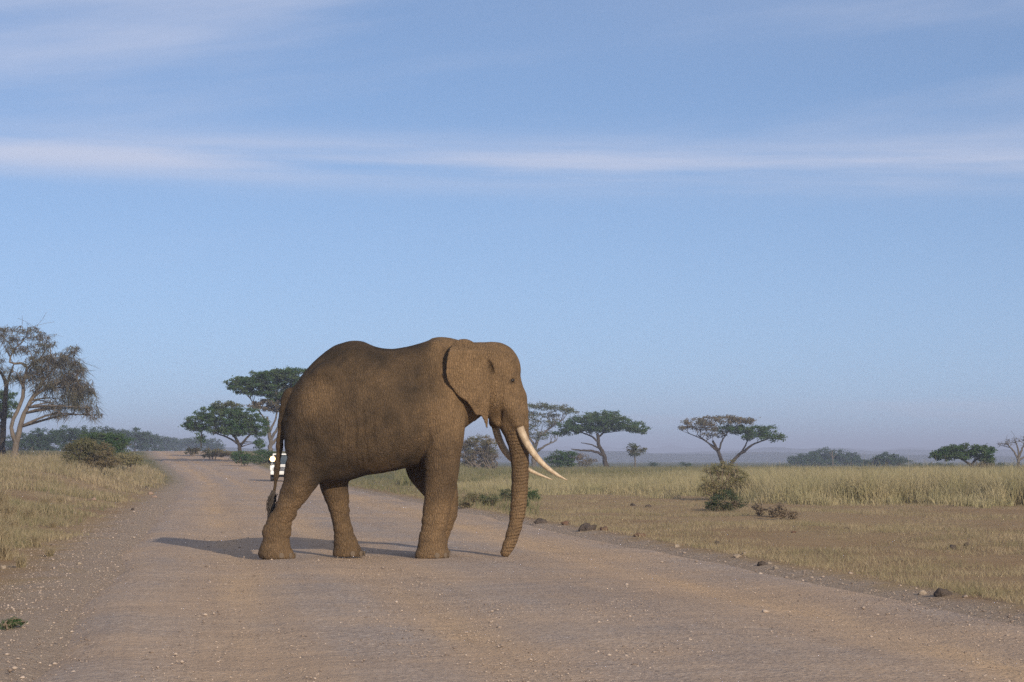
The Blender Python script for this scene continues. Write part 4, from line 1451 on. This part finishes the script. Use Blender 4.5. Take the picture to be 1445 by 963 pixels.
for i, (u, v, h) in enumerate([(1104, 734, 30), (1092, 730, 16), (1072, 728, 18), (1118, 733, 14)]):
    shrub('twiggy_shrub', 'small dry twiggy shrub on the bare soil near the dark green bush', u, v, [(u, v - h * .8, 7, h * .3, .25), (u + 4, v - h * .45, 9, h * .3, .3), (u - 5, v - h * .6, 6, h * .3, .25)], LEAF_BROWN, 0.6, 1.4, 130 + i, 14, group='dry twiggy shrubs on the bare soil')
for i, (u, v, ru, rv) in enumerate([(690, 712, 14, 7), (668, 708, 14, 6), (733, 716, 12, 12), (716, 705, 10, 8), (655, 715, 10, 5), (750, 705, 12, 8)]):
    shrub('verge_bush', ['small grey-green bush on the verge behind the elephant\'s trunk and forelegs', 'small olive bush on the verge behind the elephant\'s trunk and forelegs', 'small dark green bush on the verge behind the elephant\'s trunk and forelegs'][i % 3], u, v + 2, [(u, v - rv, ru, rv), (u + 4, v - rv * .6, ru * .8, rv * .6)], [LEAF_DULL, LEAF_OLIVE, LEAF_GREEN][i % 3], 1.4, 2.0, 140 + i, 5, group='small bushes on the verge behind the elephant')
shrub('dry_shrub', 'pinkish brown leafless thicket under the edge of the small dense acacia', 1388, 672, [(1384, 657, 11, 6), (1394, 660, 10, 6), (1388, 665, 15, 6)], LEAF_BROWN, 1.4, 1.9, 125, 8, Y=222)
shrub('verge_weed', 'small bright green weed on the gravel at the left road shoulder', 14, 886, [(10, 880, 9, 5), (20, 881, 8, 4)], LEAF_GREEN, 2.2, 2.4, 150, 6)
# ------------------------------------------------------------------ grass
def scatter(n, umin, umax, dmin, dmax, r, power=1.0):
    """points on the ground in a wedge of pixels umin..umax between depths"""
    Y = dmin + (dmax - dmin) * r.random(n) ** power
    U = umin + (umax - umin) * r.random(n)
    X = (U - UC) / FPX * Y
    return X, Y


def grass(name, label, mat, X, Y, H, W, lean, seg, keep=None, seed=1):
    r = np.random.default_rng(seed)
    if keep is not None:
        X, Y, H, W = X[keep], Y[keep], (H[keep] if np.ndim(H) else H), (W[keep] if np.ndim(W) else W)
    Z = height(X, Y) - 0.01
    V, F = blades(np.stack([X, Y, Z], -1), H, W, lean, seg, 0.5, r)
    o = link(name, mesh_np(name, V, F), mat)
    tag(o, label, 'grass', kind='stuff')
    return o


r = np.random.default_rng(40)


def n2(X, Y, f, z=0.0):
    return fbm(np.stack([X * f, Y * f, X * 0 + z], -1), 3)


# tall straw-coloured grass field right of the road
def front(X, Y):
    u = X / Y * FPX + UC
    return np.interp(u, [600, 700, 780, 900, 1000, 1100, 1250, 1445, 1700], [112, 108, 100, 94, 88, 80, 77, 74, 72])


X, Y = scatter(230000, 640, 1560, 68, 165, r, 1.7)
fr = front(X, Y) - 1.5 + 5.5 * n2(X, Y, 0.22) + 2.0 * n2(X, Y, 0.9, 4)
k = Y > fr
hgt = (0.70 + 0.26 * n2(X, Y, 0.25, 3) + 0.16 * n2(X, Y, 1.3, 7) + 0.42 * r.random(len(X)) ** 1.5) * (0.22 + 0.78 * smooth((Y - fr + 1.5 * r.random(len(X))) / 7))
uu = X / Y * FPX + UC
hgt *= np.where(r.random(len(X)) < 0.05, 1.3, 1.0)
hgt *= np.interp(uu, [640, 760, 900, 1000, 1100, 1500], [0.35, 0.52, 0.66, 0.78, 0.95, 1.0])
grass('tall_grass', 'tall straw-coloured grass field beyond the bare soil', GRASS_TALL, X, Y, np.maximum(hgt, 0.10), 0.018, 0.60, 2, k & (n2(X, Y, 0.6, 9) > -0.75), 1)
# greener growth behind it
X, Y = scatter(110000, 560, 1560, 128, 330, r, 1.3)
k = (road_dist(X, Y) > 3)
grass('green_grass', 'greenish grass strip between the tall straw grass and the acacias', GRASS_GREEN, X, Y, 0.40 + 0.40 * r.random(len(X)) + 0.25 * n2(X, Y, 0.1), 0.06, 0.5, 1, k, 2)
# short stubble on the bare soil
X, Y = scatter(230000, 560, 1600, 17, 112, r, 1.25)
dens = n2(X, Y, 0.35, 5) + 0.7 * n2(X, Y, 1.4, 2)
rdd = road_dist(X, Y)
k = (rdd > 0.45) & (Y < front(X, Y) + 6) & (dens + 0.9 * np.exp(-((rdd - 1.4) / 1.2) ** 2) > -0.25 + 0.7 * r.random(len(X)))
hgt = 0.035 + 0.07 * r.random(len(X)) + 0.05 * np.maximum(0, dens)
grass('short_dry_grass', 'short dry grass stubble over the reddish bare soil', GRASS_DRY, X, Y, hgt, 0.009, 0.9, 1, k, 3)
# grass of the left verge and the rise
X, Y = scatter(190000, -160, 330, 22, 210, r, 1.9)
e = road_left(Y) - X
dens = n2(X, Y, 0.5, 1) + 0.6 * n2(X, Y, 1.7, 8)
thr = np.interp(e, [0.8, 1.6, 2.6, 5.0, 9.0], [1.6, 0.65, 0.25, 0.05, -0.25]) + 0.35 * (r.random(len(X)) - 0.5)
k = (e > 0.7) & (dens > thr)
hgt = (0.05 + 0.12 * r.random(len(X)) + 0.22 * np.maximum(0, n2(X, Y, 0.6, 4))) * np.interp(e, [0.7, 2, 4.0], [0.45, 0.8, 1.15]) * np.interp(Y, [20, 60, 110, 170], [0.9, 1.0, 1.5, 2.4])
grass('dry_grass', 'dry yellow grass covering the left verge and rise', GRASS_DRY, X, Y, hgt, np.interp(Y, [20, 60, 200], [0.008, 0.014, 0.05]), 0.7, 2, k, 4)
k2 = (e > 1.6) & (n2(X, Y, 0.45, 11) > 0.18) & (Y < 90) & (r.random(len(X)) < 0.5)
grass('green_grass', 'greener blades mixed into the dry left verge', GRASS_GREEN, X + 0.03, Y, hgt * 0.8, 0.011, 0.7, 2, k2, 5)
# low growth on the far right verge of the road and round the bushes
X, Y = scatter(40000, 250, 760, 60, 300, r, 1.2)
er = X - road_right(Y)
k = (er > 0.6) & (er < 60) & (n2(X, Y, 0.3, 6) > -0.15)
grass('verge_grass', 'mixed green and straw grass on the far verge behind the elephant', GRASS_GREEN, X, Y, 0.12 + 0.22 * r.random(len(X)), 0.03, 0.6, 1, k, 6)

# single tussocks that stand out
proto = {}
GT = [(62, 716, 0.52, 1), (84, 712, 0.45, 1), (20, 750, 0.42, 0), (10, 735, 0.62, 0), (48, 770, 0.30, 0), (105, 690, 0.36, 1), (30, 800, 0.26, 0), (8, 790, 0.40, 0), (75, 745, 0.25, 1), (40, 735, 0.5, 0), (70, 785, 0.22, 0),
      (150, 690, 0.28, 1), (-6, 770, 0.6, 0), (-4, 720, 0.8, 0)]
for i, (u, v, h_, kd) in enumerate(GT):
    g = gnd(u, v)
    if kd not in proto:
        rr = np.random.default_rng(60 + kd)
        n = 190
        th, ra = rr.random(n) * 6.283, 0.20 * np.sqrt(rr.random(n))
        V, F = blades(np.stack([np.cos(th) * ra, np.sin(th) * ra, np.zeros(n)], -1), 0.45 + 0.55 * rr.random(n), 0.016, 0.75, 2, 0.6, rr)
        proto[kd] = mesh_np('grass_tuft', V, F)
        proto[kd].materials.append(GRASS_DRY)
    o_ = bpy.data.objects.new('grass_tuft', proto[kd])
    COL.objects.link(o_)
    o_.location = (g.x, g.y, g.z - 0.01)
    o_.scale = (h_ * 1.25, h_ * 1.25, h_)
    o_.rotation_euler = (0, 0, i * 1.3)
    tag(o_, 'bushy straw-coloured grass tussock on the left verge', 'tussock', 'grass tussocks on the left verge')
# ------------------------------------------------------------------ stones
def stone_mat(name, c1, c2):
    M = Mat(name, 0.95, 0.1)
    f = M.noise(M.coord('Object'), 7, 5)
    return M.done(M.mix(f, c1, c2), M.bump(f, 0.5, 0.03))


ST = {'red': stone_mat('red_rock', (0.11, 0.065, 0.045), (0.19, 0.12, 0.085)), 'dark': stone_mat('dark_rock', (0.055, 0.046, 0.040), (0.12, 0.095, 0.08)),
      'pale': stone_mat('pale_stone', (0.28, 0.225, 0.17), (0.42, 0.345, 0.27)), 'pink': stone_mat('pinkish_stone', (0.26, 0.18, 0.135), (0.36, 0.265, 0.205))}


def rock_mesh(seed, sub=3):
    bm = bmesh.new()
    bmesh.ops.create_icosphere(bm, subdivisions=sub, radius=1.0)
    V = np.array([v.co for v in bm.verts])
    d = 1 + 0.45 * fbm(V * 1.5 + seed * 7.1, 4)
    V = V * d[:, None] * [1.0, 0.8, 0.62]
    for v, c in zip(bm.verts, V):
        v.co = c
    me = bpy.data.meshes.new('rock')
    bm.to_mesh(me)
    bm.free()
    me.polygons.foreach_set('use_smooth', np.ones(len(me.polygons), bool))
    return me


words = {'red': 'reddish', 'dark': 'dark grey', 'pale': 'pale', 'pink': 'pinkish'}
stones = [(762, 738, 12, 'dark'), (797, 740, 8, 'red'), (830, 748, 14, 'dark'), (853, 748, 8, 'red'), (903, 757, 9, 'red'), (893, 714, 5, 'dark'), (915, 716, 6, 'dark'), (1012, 768, 6, 'dark'), (955, 772, 6, 'pale'),
          (1040, 786, 7, 'pale'), (1050, 782, 5, 'pale'), (1075, 797, 8, 'dark'), (1095, 802, 6, 'pale'), (1302, 838, 8, 'pale'), (1330, 840, 16, 'dark'), (1273, 791, 4, 'pale'), (1226, 744, 6, 'red'), (1195, 746, 4, 'dark'), (1086, 795, 4, 'pale'),
          (124, 702, 7, 'red'), (132, 706, 6, 'pink'), (140, 702, 5, 'pink'), (168, 706, 4, 'pale'), (212, 698, 6, 'pink'), (218, 702, 5, 'pink'), (206, 690, 5, 'dark'), (112, 796, 5, 'pale'), (70, 757, 6, 'pale'), (75, 740, 8, 'dark'), (187, 720, 4, 'dark'),
          (104, 725, 5, 'pale'), (5, 802, 6, 'pale'), (1345, 775, 9, 'dark'), (1120, 752, 5, 'red'), (1365, 770, 7, 'dark')]
for i, (u, v, rp, kind) in enumerate(stones):
    g = gnd(u, v)
    me = rock_mesh(i)
    left = u < 400
    where = 'on the left verge' if left else 'beside the right road edge' if u < 1110 else 'on the bare soil below the tall grass'
    o_ = link('stone', me, ST[kind])
    sc_ = 0.72 * rp * g.y / FPX
    o_.scale = (sc_, sc_, sc_ * (0.85 + 0.3 * (i % 3) / 2))
    o_.location = (g.x, g.y, g.z + 0.22 * sc_)
    o_.rotation_euler = (0.2 * (i % 3), 0.1 * (i % 4), i * 1.7)
    tag(o_, f'{words[kind]} stone lying {where}', 'stone', f'{words[kind]} stones {where}')

# loose gravel: more on the shoulders than in the wheel tracks
r = np.random.default_rng(77)
bm = bmesh.new()
bm.free()
PV = np.array([(1, 0, 0), (0, 1, 0), (-1, 0, 0), (0, -1, 0), (0.2, 0.1, 1), (0, 0, -1)], float)
PF = np.array([(0, 1, 4), (1, 2, 4), (2, 3, 4), (3, 0, 4), (1, 0, 5), (2, 1, 5), (3, 2, 5), (0, 3, 5)])


def gravel(name, label, n, sel, size, mat, seed):
    r = np.random.default_rng(seed)
    Y = np.exp(r.uniform(np.log(13.5), np.log(75), n))
    t = r.random(n)
    x = road_left(Y) - 3.0 + t * 13.5
    across = x - road_left(Y)
    p = sel(across)
    u = x / Y * FPX + UC
    k = (r.random(n) < p) & (u > -150) & (u < 1600)
    x, Y = x[k], Y[k]
    m_ = len(x)
    z = height(x, Y) + np.where((road_dist(x, Y) < 0), 0.022, 0.0)
    sz = size * np.exp(r.normal(size=m_) * 0.45)
    a = r.random(m_) * 6.283
    sh = PV[None] * (1 + 0.35 * r.normal(size=(m_, len(PV), 1)).clip(-1, 1)) * np.stack([sz * (0.8 + 0.6 * r.random(m_)), sz, sz * 0.6], -1)[:, None, :]
    ca, sa = np.cos(a)[:, None], np.sin(a)[:, None]
    V = np.stack([sh[..., 0] * ca - sh[..., 1] * sa + x[:, None], sh[..., 0] * sa + sh[..., 1] * ca + Y[:, None], sh[..., 2] + z[:, None] + 0.2 * sz[:, None]], -1).reshape(-1, 3)
    F = (PF[None] + (np.arange(m_) * len(PV))[:, None, None]).reshape(-1, 3)
    tag(link(name, mesh_np(name, V, F), mat), label, 'gravel', kind='stuff')


GR = leaf_mat('gravel_stones', (0.17, 0.13, 0.105), (0.45, 0.365, 0.295), None, 0.0)
gravel('gravel', 'loose brownish gravel strewn over the road', 90000, lambda a: np.where((a > 0) & (a < 9), 0.30 + 0.5 * np.exp(-((a - 4.8) / 1.2) ** 2) + 0.5 * np.exp(-((a - 8.8) / 0.5) ** 2), 0.0), 0.0062, GR, 1)
gravel('gravel', 'coarser gravel heaped along the road shoulders', 70000, lambda a: 0.8 * np.exp(-((a + 0.7) / 0.85) ** 2) + 0.45 * np.exp(-((a - 9.15) / 0.25) ** 2), 0.0085, GR, 2)

# ------------------------------------------------------------------ hazy dry-season air
bm = bmesh.new()
bmesh.ops.create_cube(bm, size=1.0)
m_h = bpy.data.meshes.new('haze')
bm.to_mesh(m_h)
bm.free()
hazem = bpy.data.materials.new('haze_air')
hazem.use_nodes = True
ht = hazem.node_tree
ht.nodes.clear()
pv = ht.nodes.new('ShaderNodeVolumePrincipled')
pv.inputs['Color'].default_value = (0.60, 0.68, 0.90, 1)
pv.inputs['Density'].default_value = 0.00042
pv.inputs['Anisotropy'].default_value = 0.0
mo = ht.nodes.new('ShaderNodeOutputMaterial')
ht.links.new(pv.outputs[0], mo.inputs['Volume'])
hz_o = link('haze', m_h, hazem)
hz_o.scale = (30000, 9600, 72)
hz_o.location = (0, 9600 / 2 - 200, 72 / 2 - 4)
tag(hz_o, 'thin pale blue dusty haze over the plain', 'haze', kind='stuff')
